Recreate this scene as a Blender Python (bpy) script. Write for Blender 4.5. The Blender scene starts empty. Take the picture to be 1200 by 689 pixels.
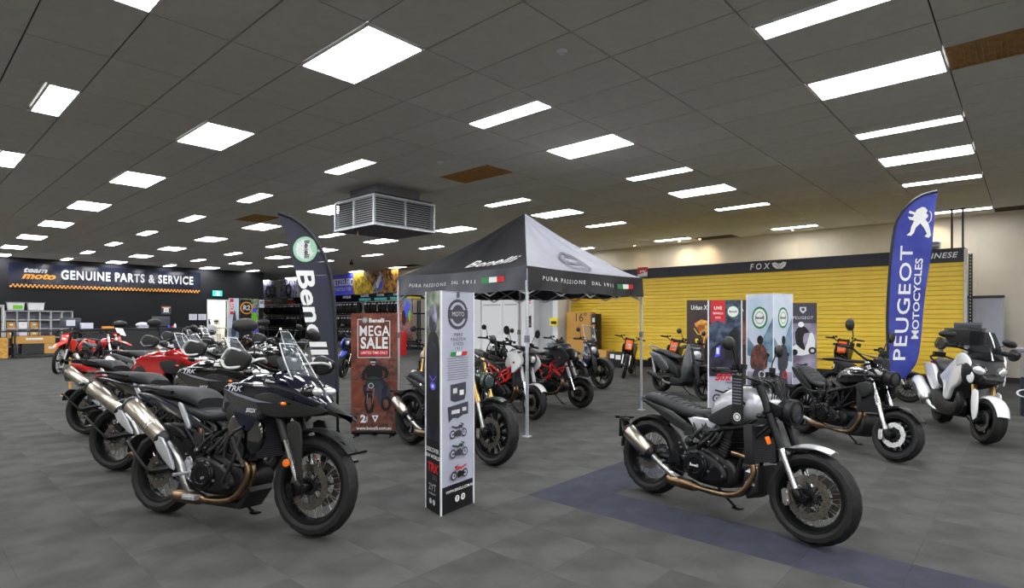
import bpy, bmesh, math, random
from math import sin, cos, pi, radians, sqrt, atan2
from mathutils import Vector, Matrix
random.seed(4)
SC = bpy.context.scene
COL = SC.collection
# ------------------------------------------------------------------ camera
cam = bpy.data.objects.new('camera', bpy.data.cameras.new('camera'))
COL.objects.link(cam)
cam.location = (0, 0, 1.5)
cam.rotation_euler = (pi/2, 0, -0.83488)
cam.data.sensor_width = 36
cam.data.lens = 20.07
cam.data.shift_y = 0.0248
cam.data.clip_end = 200
SC.camera = cam
# ------------------------------------------------------------------ world and exposure
world = bpy.data.worlds.new('world'); SC.world = world; world.use_nodes = True
world.node_tree.nodes['Background'].inputs[0].default_value = (.75, .8, .9, 1)
world.node_tree.nodes['Background'].inputs[1].default_value = .3
SC.view_settings.view_transform = 'Standard'
SC.view_settings.look = 'None'
SC.view_settings.exposure = 1.02
SC.view_settings.gamma = 1
LIGHT_STRENGTH = 15.0
CEIL = 4.06
# ------------------------------------------------------------------ materials
def S(r, g, b):
    def f(c):
        c /= 255.0
        return c/12.92 if c <= .04045 else ((c+.055)/1.055)**2.4
    return (f(r), f(g), f(b))
def mat(name, c, rough=.5, metal=0, coat=0, noise=.08, scale=30, bump=0, bscale=120, alpha=1, emit=0, trans=0, spec=.5, c2=None, rnd=0, detail=3):
    m = bpy.data.materials.new(name); m.use_nodes = True
    nt = m.node_tree; N = nt.nodes; L = nt.links
    b = N['Principled BSDF']
    b.inputs['Roughness'].default_value = rough
    b.inputs['Metallic'].default_value = metal
    b.inputs['Coat Weight'].default_value = coat
    b.inputs['Coat Roughness'].default_value = .04
    b.inputs['Alpha'].default_value = alpha
    b.inputs['Transmission Weight'].default_value = trans
    b.inputs['Specular IOR Level'].default_value = spec
    tc = N.new('ShaderNodeTexCoord')
    if c2 is None:
        c1 = [max(0, x*(1-noise)) for x in c]; c2 = [min(1, x*(1+noise)) for x in c]
    else: c1 = c
    nz = N.new('ShaderNodeTexNoise'); nz.inputs['Scale'].default_value = scale; nz.inputs['Detail'].default_value = detail
    L.new(tc.outputs['Object'], nz.inputs['Vector'])
    cr = N.new('ShaderNodeValToRGB')
    cr.color_ramp.elements[0].position = .38; cr.color_ramp.elements[1].position = .62
    cr.color_ramp.elements[0].color = (*c1, 1); cr.color_ramp.elements[1].color = (*c2, 1)
    L.new(nz.outputs['Fac'], cr.inputs['Fac'])
    out = cr.outputs['Color']
    if rnd:
        oi = N.new('ShaderNodeObjectInfo'); mr = N.new('ShaderNodeMapRange')
        mr.inputs['To Min'].default_value = 1-rnd; mr.inputs['To Max'].default_value = 1+rnd
        L.new(oi.outputs['Random'], mr.inputs['Value'])
        vm = N.new('ShaderNodeVectorMath'); vm.operation = 'SCALE'
        L.new(out, vm.inputs[0]); L.new(mr.outputs['Result'], vm.inputs['Scale']); out = vm.outputs['Vector']
    L.new(out, b.inputs['Base Color'])
    if bump:
        n2 = N.new('ShaderNodeTexNoise'); n2.inputs['Scale'].default_value = bscale; n2.inputs['Detail'].default_value = 2
        L.new(tc.outputs['Object'], n2.inputs['Vector'])
        bp = N.new('ShaderNodeBump'); bp.inputs['Strength'].default_value = bump; bp.inputs['Distance'].default_value = .004
        L.new(n2.outputs['Fac'], bp.inputs['Height']); L.new(bp.outputs['Normal'], b.inputs['Normal'])
    if emit:
        L.new(out, b.inputs['Emission Color']); b.inputs['Emission Strength'].default_value = emit
    return m
M = {}
def DM(key, *a, **k): M[key] = mat(key, *a, **k)
DM('carpet', S(71,72,71), .95, noise=.2, scale=2.6, bump=.6, bscale=220, rnd=.1, spec=.2, detail=8)
DM('carpet_blue', S(55,58,69), .95, noise=.12, scale=5, bump=.6, bscale=220, rnd=.06, spec=.2, detail=8)
DM('slab', S(50,52,54), .9)
DM('tile', S(204,202,194), .9, noise=.03, scale=6, rnd=.03, spec=.2)
DM('ceiling_void', S(78,78,75), .95)
DM('lamp', (1,1,1), .5, noise=0, emit=LIGHT_STRENGTH)
DM('lamp_warm', (1,.75,.42), .5, noise=0, emit=40)
DM('white_metal', S(215,216,218), .4)
DM('beige_wall', S(205,198,184), .9, noise=.03, scale=2)
DM('black_wall', S(25,26,30), .8, noise=.06, scale=1, spec=.3)
DM('sign_dark', S(20,24,42), .12, noise=.1, scale=2)
DM('silver_print', S(205,208,214), .4)
DM('orange_print', S(240,160,50), .5)
DM('yellow_slat', S(255,216,70), .45, noise=.03, scale=4, rnd=.03)
DM('groove', S(240,225,160), .6)
DM('fascia', S(36,40,54), .5, noise=.05)
DM('white_print', S(236,238,240), .5, noise=.02)
DM('red_print', S(206,38,42), .5)
DM('black_print', S(20,20,24), .5)
DM('green_print', S(24,128,66), .5)
DM('grey_print', S(120,122,134), .5)
DM('dgrey_print', S(62,62,74), .5)
DM('teal_print', S(70,180,180), .5)
DM('blue_print', S(84,88,236), .45)
DM('lilac_board', S(176,180,198), .4, noise=.03, scale=4)
DM('sky_board', S(182,202,222), .4, scale=3, c2=S(208,216,232))
DM('hill_print', S(86,120,150), .5, scale=6, c2=S(130,160,180))
DM('forest_print', S(72,88,70), .4, scale=9, c2=S(160,172,150))
DM('night_print', S(22,24,42), .4, scale=7, c2=S(48,46,72))
DM('street_print', S(30,44,70), .4, scale=14, c2=S(84,100,122))
DM('dust_print', S(92,44,32), .5, scale=7, c2=S(134,74,56))
DM('dust_dark', S(78,48,42), .5, scale=12, c2=S(128,82,70))
DM('brown_print', S(52,42,42), .5, scale=4, c2=S(66,50,48))
DM('flame_print', S(150,80,30), .5, scale=7, c2=S(238,178,80))
DM('mauve_print', S(108,98,122), .5, scale=3, c2=S(176,168,192))
DM('yellow_poster', S(150,130,30), .5, scale=5, c2=S(245,205,60))
DM('moto_photo', S(34,28,30), .5, scale=4, c2=S(200,140,50))
DM('violet_photo', S(40,40,60), .5, scale=6, c2=S(190,190,225))
DM('gear_print', S(30,50,90), .5, scale=18, c2=S(190,120,90))
DM('canopy_black', S(25,26,32), .55, noise=.08, scale=5, bump=.5, bscale=9)
DM('canopy_grey', S(112,114,124), .5, noise=.05, scale=5, bump=.5, bscale=9)
DM('canopy_mid', S(68,71,80), .55, noise=.06, scale=5, bump=.5, bscale=9)
DM('alu', S(205,210,218), .35, metal=.6)
DM('steel', S(190,190,190), .28, metal=1)
DM('brushed', S(188,180,170), .3, metal=1, noise=.12, scale=14)
DM('chrome', S(225,225,230), .12, metal=1)
DM('bronze_pipe', S(128,106,82), .32, metal=1, noise=.25, scale=12)
DM('gold', S(178,146,92), .3, metal=.9)
DM('rubber', S(16,16,18), .72, noise=.12, scale=40, bump=.25, bscale=160)
DM('black_plastic', S(19,20,23), .42, noise=.1, bump=.08, bscale=300)
DM('matt_black', S(17,18,20), .55, noise=.1)
DM('black_metal', S(23,24,27), .32, metal=.6, noise=.1)
DM('engine_black', S(28,28,30), .42, metal=.5, noise=.15)
DM('gloss_black', S(8,9,11), .14, coat=1, noise=.05)
DM('gloss_navy', S(11,16,36), .16, coat=1, noise=.1)
DM('gloss_red', S(170,10,18), .16, coat=1, noise=.06)
DM('orange_red', S(226,50,24), .3, coat=.5)
DM('ktm_orange', S(232,98,26), .35, coat=.4)
DM('gloss_white', S(228,230,232), .2, coat=.8, noise=.02)
DM('silver_paint', S(176,178,186), .3, metal=.45, coat=.8, noise=.03)
DM('dark_slate', S(26,30,46), .2, coat=1)
DM('grey_paint', S(84,88,94), .3, metal=.4, coat=.6, noise=.05)
DM('green_paint', S(46,64,60), .3, coat=.7, noise=.05)
DM('blue_paint', S(30,60,170), .25, coat=.7)
DM('seat', S(28,30,35), .6, noise=.1, bump=.2, bscale=400)
DM('seat_grey', S(62,65,70), .6, noise=.08, bump=.2, bscale=400)
DM('glass_dark', S(20,22,26), .05, coat=1, alpha=.62)
DM('glass_clear', S(120,130,140), .03, alpha=.16, coat=1)
DM('disc_steel', S(120,116,110), .35, metal=1, noise=.15)
DM('lens', S(215,218,222), .1, metal=.5, coat=1)
DM('amber', S(250,120,20), .25, coat=.8)
DM('red_lens', S(190,15,20), .2, coat=.8)
DM('mirror_glass', S(70,74,80), .05, metal=1)
DM('red_frame', S(205,30,28), .35, coat=.4)
DM('cardboard', S(196,150,82), .8, noise=.06, scale=6)
DM('cardboard_orange', S(196,148,76), .8, noise=.06)
DM('wood', S(200,150,70), .6, scale=12, noise=.2)
DM('door_white', S(226,229,234), .5, noise=.02)
DM('door_grey', S(176,180,184), .5, noise=.02)
DM('laminate', S(58,60,64), .4)
DM('desk_dark', S(40,40,44), .5)
DM('shelf_grey', S(196,198,200), .5)
DM('paper', S(215,218,232), .7, noise=.02)
DM('flag_navy', S(40,43,60), .6, alpha=.9, noise=.08, scale=5)
DM('flag_blue', S(42,54,150), .6, alpha=.97, scale=2.5, c2=S(66,80,176))
DM('flag_edge', S(28,32,40), .7)
DM('tan_filter', S(176,136,84), .95, noise=.15, scale=12)
DM('brown_vent', S(84,66,50), .95, noise=.15, scale=12)
DM('exit_green', S(40,190,150), .5, emit=1.2)
DM('exit_white', (1,1,1), .5, noise=0, emit=1.2)
DM('lit_room', S(250,248,236), .8, noise=.02)
DM('screen_dark', S(70,76,84), .2)
DM('lens_amber', S(230,120,30), .3)
DM('lime', S(120,210,40), .4)
DM('bright_yellow', S(240,220,40), .4)
DM('skin', S(190,150,120), .6)
DM('duct', S(160,164,170), .4, metal=.5)
# diamond plate and sheet materials
# ------------------------------------------------------------------ mesh collector
def cat(P, n=4, closed=True):
    """Catmull-Rom subdivision of a list of tuples"""
    out = []; k = len(P)
    rng = range(k) if closed else range(k-1)
    for i in rng:
        if closed: a, b, c, d = P[i-1], P[i], P[(i+1) % k], P[(i+2) % k]
        else: a, b, c, d = P[max(i-1, 0)], P[i], P[i+1], P[min(i+2, k-1)]
        for j in range(n):
            t = j/n; t2 = t*t; t3 = t2*t
            out.append(tuple(.5*(2*b[q]+(c[q]-a[q])*t+(2*a[q]-5*b[q]+4*c[q]-d[q])*t2+(3*b[q]-a[q]-3*c[q]+d[q])*t3) for q in range(len(b))))
    if not closed: out.append(tuple(P[-1]))
    return out
class MB:
    def __init__(s, xf=None): s.v = []; s.f = []; s.m = []; s.mats = []; s.cur = 0; s.xf = xf
    def use(s, key):
        if key not in s.mats: s.mats.append(key)
        s.cur = s.mats.index(key); return s
    def add(s, vs, fs, T=None):
        o = len(s.v)
        for p in vs:
            p = Vector(p)
            if T is not None: p = T @ p
            s.v.append(p)
        for f in fs:
            s.f.append(tuple(o+i for i in f)); s.m.append(s.cur)
        return s
    def box(s, c, d, T=None, rot=None):
        x, y, z = (q/2 for q in d)
        vs = [(sx*x, sy*y, sz*z) for sx in (-1, 1) for sy in (-1, 1) for sz in (-1, 1)]
        R = Matrix.Translation(Vector(c))
        if rot: R = R @ Matrix.Rotation(rot[1], 4, rot[0])
        if T is not None: R = T @ R
        return s.add(vs, [(0,1,3,2), (4,6,7,5), (0,4,5,1), (2,3,7,6), (0,2,6,4), (1,5,7,3)], R)
    def tube(s, P, r, n=8, closed=False, caps=True):
        P = [Vector(p) for p in P]; k = len(P)
        rr = r if isinstance(r, (list, tuple)) else [r]*k
        up = None; rings = []
        for i in range(k):
            if closed: t = (P[(i+1) % k]-P[i-1])
            else: t = P[min(i+1, k-1)]-P[max(i-1, 0)]
            if t.length < 1e-9: t = Vector((1, 0, 0))
            t.normalize()
            if up is None:
                a = Vector((0, 0, 1)) if abs(t.z) < .9 else Vector((1, 0, 0))
                up = (a-t*a.dot(t)).normalized()
            else:
                up = (up-t*up.dot(t))
                up = up.normalized() if up.length > 1e-6 else t.orthogonal().normalized()
            w = t.cross(up)
            rings.append([P[i]+up*(rr[i]*cos(2*pi*j/n))+w*(rr[i]*sin(2*pi*j/n)) for j in range(n)])
        vs = [p for R in rings for p in R]; fs = []
        for i in range(k if closed else k-1):
            for j in range(n):
                a = i*n+j; b = i*n+(j+1) % n; i2 = (i+1) % k
                fs.append((a, b, i2*n+(j+1) % n, i2*n+j))
        if caps and not closed:
            fs.append(tuple(range(n))[::-1]); fs.append(tuple((k-1)*n+j for j in range(n)))
        return s.add(vs, fs)
    def curve(s, P, r, n=8, sub=4, closed=False):
        Q = cat(P, sub, closed)
        if isinstance(r, (list, tuple)):
            rr = [q[0] for q in cat([(x,) for x in r], sub, closed)]
        else: rr = r
        return s.tube(Q, rr, n, closed)
    def lathe(s, prof, c, axis='Y', n=32, closed=False, mod=None):
        """prof = [(radius, offset along axis)]"""
        vs = []; k = len(prof); fs = []
        for i, (r, h) in enumerate(prof):
            for j in range(n):
                a = 2*pi*j/n
                q = r-(mod(i, j) if mod else 0)
                u, w = q*cos(a), q*sin(a)
                p = {'Y': (u, h, w), 'Z': (u, w, h), 'X': (h, u, w)}[axis]
                vs.append((p[0]+c[0], p[1]+c[1], p[2]+c[2]))
        for i in range(k if closed else k-1):
            for j in range(n):
                i2 = (i+1) % k
                fs.append((i*n+j, i*n+(j+1) % n, i2*n+(j+1) % n, i2*n+j))
        if not closed:
            if prof[0][0] > 1e-6: fs.append(tuple(range(n))[::-1])
            if prof[-1][0] > 1e-6: fs.append(tuple((k-1)*n+j for j in range(n)))
        return s.add(vs, fs)
    def ell(s, c, r, n=16, k=10, T=None):
        vs = []; fs = []
        for i in range(k+1):
            a = pi*i/k
            for j in range(n):
                b = 2*pi*j/n
                vs.append((c[0]+r[0]*sin(a)*cos(b), c[1]+r[1]*sin(a)*sin(b), c[2]+r[2]*cos(a)))
        for i in range(k):
            for j in range(n): fs.append((i*n+j, (i+1)*n+j, (i+1)*n+(j+1) % n, i*n+(j+1) % n))
        return s.add(vs, fs, T)
    def puff(s, out, hw, d=.02, yc=0, sub=3, steps=3, fr=None, wf=None):
        """solid from a side outline (x, z), thickness 2*hw about y=yc with rounded rims"""
        P = cat(out, sub) if sub > 1 else list(out)
        A = sum(P[i-1][0]*P[i][1]-P[i][0]*P[i-1][1] for i in range(len(P)))
        if A < 0: P = P[::-1]
        k = len(P); cx = sum(p[0] for p in P)/k; cz = sum(p[1] for p in P)/k
        nm = []
        for i in range(k):
            tx = P[(i+1) % k][0]-P[i-1][0]; tz = P[(i+1) % k][1]-P[i-1][1]; l = sqrt(tx*tx+tz*tz) or 1
            nm.append((-tz/l, tx/l))
        d = min(d, hw); rings = []
        for sg in (-1, 1):
            order = range(steps+1)
            R = []
            for t in order:
                a = t/steps*pi/2
                ins = 1-cos(a); y = (hw-d)+d*sin(a)
                ring = []
                for i in range(k):
                    x, z = P[i]
                    if fr: x += (cx-x)*fr*ins; z += (cz-z)*fr*ins
                    else: x += nm[i][0]*d*ins; z += nm[i][1]*d*ins
                    yy = y*(wf(x, z) if wf else 1)
                    ring.append((x, yc+sg*yy, z))
                R.append(ring)
            rings.append(R)
        seq = rings[0][::-1]+rings[1]
        vs = [p for r in seq for p in r]; fs = []
        for i in range(len(seq)-1):
            for j in range(k): fs.append((i*k+j, i*k+(j+1) % k, (i+1)*k+(j+1) % k, (i+1)*k+j))
        fs.append(tuple(range(k))[::-1]); fs.append(tuple((len(seq)-1)*k+j for j in range(k)))
        return s.add(vs, fs)
    def loft(s, secs, n=20, sub=4, e=2.4):
        """secs = [(x, zlow, zhigh, halfwidth)] superellipse sections along x"""
        Q = cat(secs, sub, False); vs = []; fs = []
        for q in Q:
            x, z0, z1, w = q[:4]
            w = max(w, .001); h = max((z1-z0)/2, .001)
            for j in range(n):
                a = 2*pi*j/n; ca, sa = cos(a), sin(a)
                vs.append((x, w*math.copysign(abs(ca)**(2/e), ca), (z0+z1)/2+h*math.copysign(abs(sa)**(2/e), sa)))
        for i in range(len(Q)-1):
            for j in range(n): fs.append((i*n+j, (i+1)*n+j, (i+1)*n+(j+1) % n, i*n+(j+1) % n))
        fs.append(tuple(range(n))); fs.append(tuple((len(Q)-1)*n+j for j in range(n))[::-1])
        return s.add(vs, fs)
    def arch(s, cx, cz, R, a0, a1, w, th=.006, crown=.03, n=14, m=6, taper=.75):
        """mudguard shell: arc about a wheel centre, angles in degrees from +x towards +z"""
        vs = []; fs = []
        for i in range(n+1):
            t = i/n; a = radians(a0+(a1-a0)*t)
            ww = w*(taper+(1-taper)*sin(pi*min(1, max(0, t*1.0))))
            for side in (0, 1):
                for j in range(m+1):
                    u = -1+2*j/m
                    r = R-crown*abs(u)**2.5-(th if side else 0)
                    vs.append((cx+r*cos(a), u*ww*(1 if side == 0 else .97), cz+r*sin(a)))
        q = 2*(m+1)
        for i in range(n):
            for j in range(m):
                a = i*q+j; fs.append((a, a+1, a+1+q, a+q))
                a = i*q+m+1+j; fs.append((a, a+q, a+1+q, a+1))
            for a, b in ((i*q, i*q+m+1), (i*q+m, i*q+2*m+1)): fs.append((a, a+q, b+q, b))
        for i in (0, n):
            for j in range(m): a = i*q+j; fs.append((a, a+1, a+m+2, a+m+1))
        return s.add(vs, fs)
    def build(s, name, m=None, parent=None, bevel=0, seg=2, ang=38, **props):
        me = bpy.data.meshes.new(name)
        vs = s.v if s.xf is None else [s.xf @ p for p in s.v]
        me.from_pydata([tuple(p) for p in vs], [], s.f)
        keys = s.mats or [m]
        for k in keys: me.materials.append(M[k])
        if len(keys) > 1: me.polygons.foreach_set('material_index', s.m)
        bm = bmesh.new(); bm.from_mesh(me)
        if bevel:
            bmesh.ops.bevel(bm, geom=list(bm.edges), offset=bevel, segments=seg, affect='EDGES', profile=.6, clamp_overlap=True)
        bmesh.ops.recalc_face_normals(bm, faces=bm.faces)
        bm.to_mesh(me); bm.free()
        me.polygons.foreach_set('use_smooth', [True]*len(me.polygons))
        me.set_sharp_from_angle(angle=radians(ang))
        o = bpy.data.objects.new(name, me); COL.objects.link(o)
        if parent is not None: o.parent = parent
        for k, v in props.items(): o[k] = v
        return o
def tag(o, label, category, group=None):
    o['label'] = label; o['category'] = category
    if group: o['group'] = group
    return o
def empty(name, loc, rz=0, lean=0, label=None, category=None, group=None):
    o = bpy.data.objects.new(name, None); COL.objects.link(o)
    o.location = loc; o.rotation_euler = (lean, 0, rz); o.empty_display_size = .1
    if label: tag(o, label, category, group)
    return o
def struct(o): o['kind'] = 'structure'; return o
def copy_tree(o, parent=None):
    c = o.copy(); COL.objects.link(c); c.parent = parent
    for ch in list(o.children): copy_tree(ch, c)
    return c
# text as mesh data
_tc = {}
def text_mesh(body, size=1, shear=0, bold=0, space=1, align='CENTER'):
    key = (body, size, shear, bold, space, align)
    if key not in _tc:
        cu = bpy.data.curves.new('lettering', 'FONT'); cu.body = body; cu.size = size; cu.shear = shear
        cu.offset = bold; cu.space_character = space; cu.align_x = align; cu.align_y = 'CENTER'; cu.resolution_u = 3
        ob = bpy.data.objects.new('lettering', cu); COL.objects.link(ob)
        dg = bpy.context.evaluated_depsgraph_get()
        me = bpy.data.meshes.new_from_object(ob.evaluated_get(dg))
        _tc[key] = ([tuple(v.co) for v in me.vertices], [tuple(p.vertices) for p in me.polygons])
        bpy.data.objects.remove(ob); bpy.data.curves.remove(cu); bpy.data.meshes.remove(me)
    return _tc[key]
def text_fit(body, w, h, **k):
    vs, fs = text_mesh(body, 1, **k)
    x0, x1 = min(v[0] for v in vs), max(v[0] for v in vs); y0, y1 = min(v[1] for v in vs), max(v[1] for v in vs)
    return [((v[0]-(x0+x1)/2)/(x1-x0)*w, (v[1]-(y0+y1)/2)/(y1-y0)*h) for v in vs], fs
def frame(o, u, v):
    """matrix: local x -> u, y -> v, z -> outward"""
    u = Vector(u).normalized(); v = Vector(v); v = (v-u*v.dot(u)).normalized(); w = u.cross(v)
    m = Matrix.Identity(4)
    for i in range(3): m[i][0] = u[i]; m[i][1] = v[i]; m[i][2] = w[i]; m[i][3] = o[i]
    return m
class Print:
    """flat print on a board: patches and letters in thin layers, z grows with each layer"""
    def __init__(s, T, step=.0006): s.T = T; s.mb = MB(); s.tx = MB(); s.z = step; s.step = step; s.ntx = 0
    def up(s): s.z += s.step; return s.z
    def poly(s, key, P, sub=1):
        z = s.up(); Q = cat(P, sub) if sub > 1 else P
        s.mb.use(key).add([(x, y, z) for x, y in Q], [tuple(range(len(Q)))], s.T); return s
    def rect(s, key, x0, y0, x1, y1): return s.poly(key, [(x0, y0), (x1, y0), (x1, y1), (x0, y1)])
    def disc(s, key, x, y, r, ry=None, n=24):
        ry = ry or r
        return s.poly(key, [(x+r*cos(2*pi*i/n), y+ry*sin(2*pi*i/n)) for i in range(n)])
    def ring(s, key, x, y, r0, r1, a0=0, a1=360, ay=1, n=24):
        z = s.up(); vs = []
        for i in range(n+1):
            a = radians(a0+(a1-a0)*i/n)
            for r in (r0, r1): vs.append((x+r*cos(a), y+ay*r*sin(a), z))
        s.mb.use(key).add(vs, [(2*i, 2*i+1, 2*i+3, 2*i+2) for i in range(n)], s.T); return s
    def line(s, key, P, w):
        for a, b in zip(P, P[1:]):
            dx, dy = b[0]-a[0], b[1]-a[1]; l = sqrt(dx*dx+dy*dy) or 1; nx, ny = -dy/l*w/2, dx/l*w/2
            z = s.z+s.step*.5
            s.mb.use(key).add([(a[0]+nx, a[1]+ny, z), (a[0]-nx, a[1]-ny, z), (b[0]-nx, b[1]-ny, z), (b[0]+nx, b[1]+ny, z)], [(0, 1, 2, 3)], s.T)
        s.up(); return s
    def text(s, key, body, x, y, size, sx=1, rot=0, **k):
        z = s.up(); vs, fs = text_mesh(body, 1, **k)
        c, d = cos(rot), sin(rot)
        vs = [(x+(p[0]*c*sx-p[1]*d)*size, y+(p[0]*d*sx+p[1]*c)*size, z) for p in vs]
        s.tx.use(key).add(vs, fs, s.T); s.ntx += 1; return s
    def fit(s, key, body, x0, x1, y, h, **k):
        z = s.up(); vs, fs = text_fit(body, x1-x0, h, **k)
        s.tx.use(key).add([((x0+x1)/2+a, y+b, z) for a, b in vs], fs, s.T); return s
    def bike(s, x, y, w, body='black_print', wheel='black_print', back='lilac_board', flip=1, z=0):
        """small side view of a motorcycle, w wide, y at wheel centres"""
        q = w/1.0
        def T(P): return [(x+flip*a*q, y+b*q) for a, b in P]
        for cx in (-.34, .34):
            s.disc(wheel, x+flip*cx*q, y, .17*q); s.disc(back, x+flip*cx*q, y, .115*q); s.disc(wheel, x+flip*cx*q, y, .04*q)
        s.poly(wheel, T([(-.2, -.08), (.12, -.12), (.17, .06), (.05, .16), (-.15, .12), (-.34, .02)]))
        s.poly(body, T([(-.42, .3), (-.1, .2), (.0, .22), (.22, .2), (.2, .32), (.05, .34), (-.08, .27), (-.4, .36)]))
        s.line(wheel, T([(.34, 0), (.2, .36), (.1, .42)]), .03*q)
        s.line(wheel, T([(.2, .36), (.3, .32)]), .06*q)
        return s
    def build(s, parent, name='printed_picture'):
        if s.mb.f: s.mb.build(name, None, parent)
        if s.tx.f: s.tx.build('lettering', None, parent)
# ================================================================== THE SETTING
ORD = ['first','second','third','fourth','fifth','sixth','seventh','eighth','ninth','tenth','eleventh','twelfth','thirteenth','fourteenth','fifteenth','sixteenth','seventeenth','eighteenth','nineteenth','twentieth','twenty-first','twenty-second','twenty-third','twenty-fourth','twenty-fifth','twenty-sixth','twenty-seventh','twenty-eighth','twenty-ninth','thirtieth','thirty-first','thirty-second','thirty-third','thirty-fourth','thirty-fifth','thirty-sixth']
floor = struct(MB().box((5, 16, -.06), (26, 48, .1)).build('floor', 'slab'))
# carpet tiles half a metre square
TS = .53
def blue(x, y): return (y < 3.35 and 3.7 < x < 4.3) or (2.75 < y < 3.35 and 4.2 < x < 5.4)
cells = []
for i in range(-15, 34):
    for j in range(-15, 75):
        x, y = (i+.5)*TS, (j+.5)*TS
        if x > 18 or y > 40 or (x < 14 and y > 31.1): continue
        cells.append((sqrt(x*x+y*y)+(100 if x < .9 or y < .2 or x+y < 2.6 else 0), x, y))
cells.sort()
tm = {}
def tile_mesh(x, y, k, h=.01):
    g = .0005
    return MB().box((x, y, -h/2), (TS-g*2, TS-g*2, h))
near_tiles = cells[:300]
for d, x, y in near_tiles:
    k = 'carpet_blue' if blue(x, y) else 'carpet'
    if k not in tm:
        o = tile_mesh(0, 0, k).build('carpet_tile', k, floor); tm[k] = o
    else:
        o = tm[k].copy(); COL.objects.link(o)
    o.location = (x, y, 0)
mb = MB()
for d, x, y in cells[300:]: mb.use('carpet_blue' if blue(x, y) else 'carpet').box((x, y, -.005), (TS-.001, TS-.001, .01))
mb.build('carpet', None, floor, kind='stuff')
# ceiling on a grid of 1.21 x 0.65 m
GX, GY, X0, Y0 = .6533, 1.212, 1.51, .6
ceiling = struct(MB().box((5, 16, CEIL+.09), (26, 48, .1)).build('ceiling', 'ceiling_void'))
lamps = []; vents = {(8, -1): 'tan_filter', (8, 5): 'tan_filter', (7, 11): 'tan_filter', (24, 5): 'brown_vent', (24, -1): 'brown_vent', (23, 17): 'brown_vent'}
tiles = []
for m in range(-14, 26):
    for k in range(-7, 33):
        x0, y0 = X0+m*GX, Y0+k*GY
        if x0 > 17.9 or y0 > 39.5: continue
        x1 = min(x0+GX, 18)
        if k % 3 == 0 and m in (-10, -4, 2, 8, 14) and (m, k) != (8, 6):
            lamps.append(('wide', m, k, x0, y0, x1)); continue
        if (m, k) in vents: continue
        if k % 3 == 0 and m in (-7, -1, 5, 11, 17, 23):
            lamps.append(('narrow', m, k, x0, y0, x1)); x1 -= .32
        d = sqrt((x0+.3)**2+(y0+.6)**2)+(100 if x0+.3 < 0.1 or y0 < -.4 or (x0+y0 < 4.3) else 0)
        tiles.append((d, x0, x1, y0))
tiles.sort()
def tile_box(w): return MB().box((0, 0, .01), (w-.012, GY-.012, .02))
tmesh = {}; mb = MB()
for n, (d, x0, x1, y0) in enumerate(tiles):
    w = round(x1-x0, 3)
    if n < 300:
        if w not in tmesh: o = tmesh[w] = tile_box(w).build('ceiling_tile', 'tile', ceiling, bevel=.003, seg=1)
        else: o = tmesh[w].copy(); COL.objects.link(o)
        o.location = ((x0+x1)/2, y0+GY/2, CEIL+random.uniform(-.001, .002))
        o.rotation_euler = (random.uniform(-.0012, .0012), random.uniform(-.002, .002), 0)
    else: mb.use('tile').box(((x0+x1)/2, y0+GY/2, CEIL+.01), (w-.012, GY-.012, .02))
mb.build('far_ceiling_tiles', None, ceiling, kind='stuff')
proto = {}
rows = [23, 17, 14, 11, 8, 5, 2, -1, -4, -7, -10]
for kind, m, k, x0, y0, x1 in lamps:
    w = GX-.03 if kind == 'wide' else .29
    if kind not in proto:
        f = MB()
        for sx in (-1, 1): f.box((sx*(w/2-.008), 0, .012), (.016, GY-.03, .03))
        for sy in (-1, 1): f.box((0, sy*(GY/2-.023), .012), (w-.03, .016, .03))
        r = f.build('ceiling_light', 'white_metal')
        MB().box((0, 0, .012), (w-.03, GY-.06, .012)).build('diffuser', 'lamp', r); proto[kind] = r
    else: r = copy_tree(proto[kind])
    r.location = ((x0+x1)/2 if kind == 'wide' else x1-.15, y0+GY/2, CEIL-.005)
    q = (k+9)//3 if True else 0
    where = '%s from the camera' % ORD[k//3] if k >= 0 else '%s behind the camera' % ORD[-k//3-1]
    tag(r, '%s ceiling light, %s in the %s row from the yellow wall' % (kind, where, ORD[rows.index(m)]), 'ceiling light', '%s ceiling lights' % kind)
for (m, k), key in vents.items():
    x0, y0 = X0+m*GX, Y0+k*GY
    r = MB(); r.box((0, 0, .02), (GX-.02, GY-.02, .015)); r = r.build('ceiling_vent', key)
    f = MB()
    for i in range(26): f.box((0, -GY/2+.04+i*(GY-.08)/25, .008), (GX-.06, .012, .012))
    f.build('vent_fins', key, r, kind='stuff')
    f = MB()
    for sx in (-1, 1): f.box((sx*(GX/2-.02), 0, .006), (.025, GY-.02, .018))
    for sy in (-1, 1): f.box((0, sy*(GY/2-.02), .006), (GX-.02, .025, .018))
    f.build('vent_frame', key, r)
    r.location = (x0+GX/2, y0+GY/2, CEIL)
    names = {(8, -1): 'tan louvred ceiling vent beside the closest ceiling light', (8, 5): 'tan filter vent in the ceiling above the black canopy', (7, 11): 'tan ceiling vent behind the tip of the dark feather flag', (24, 5): 'dark brown ceiling vent beside warm downlights at the beige wall', (24, -1): 'dark brown ceiling vent near the right end of the beige wall', (23, 17): 'brown ceiling vent above the tyre racks'}
    tag(r, names[(m, k)], 'vent')
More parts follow.
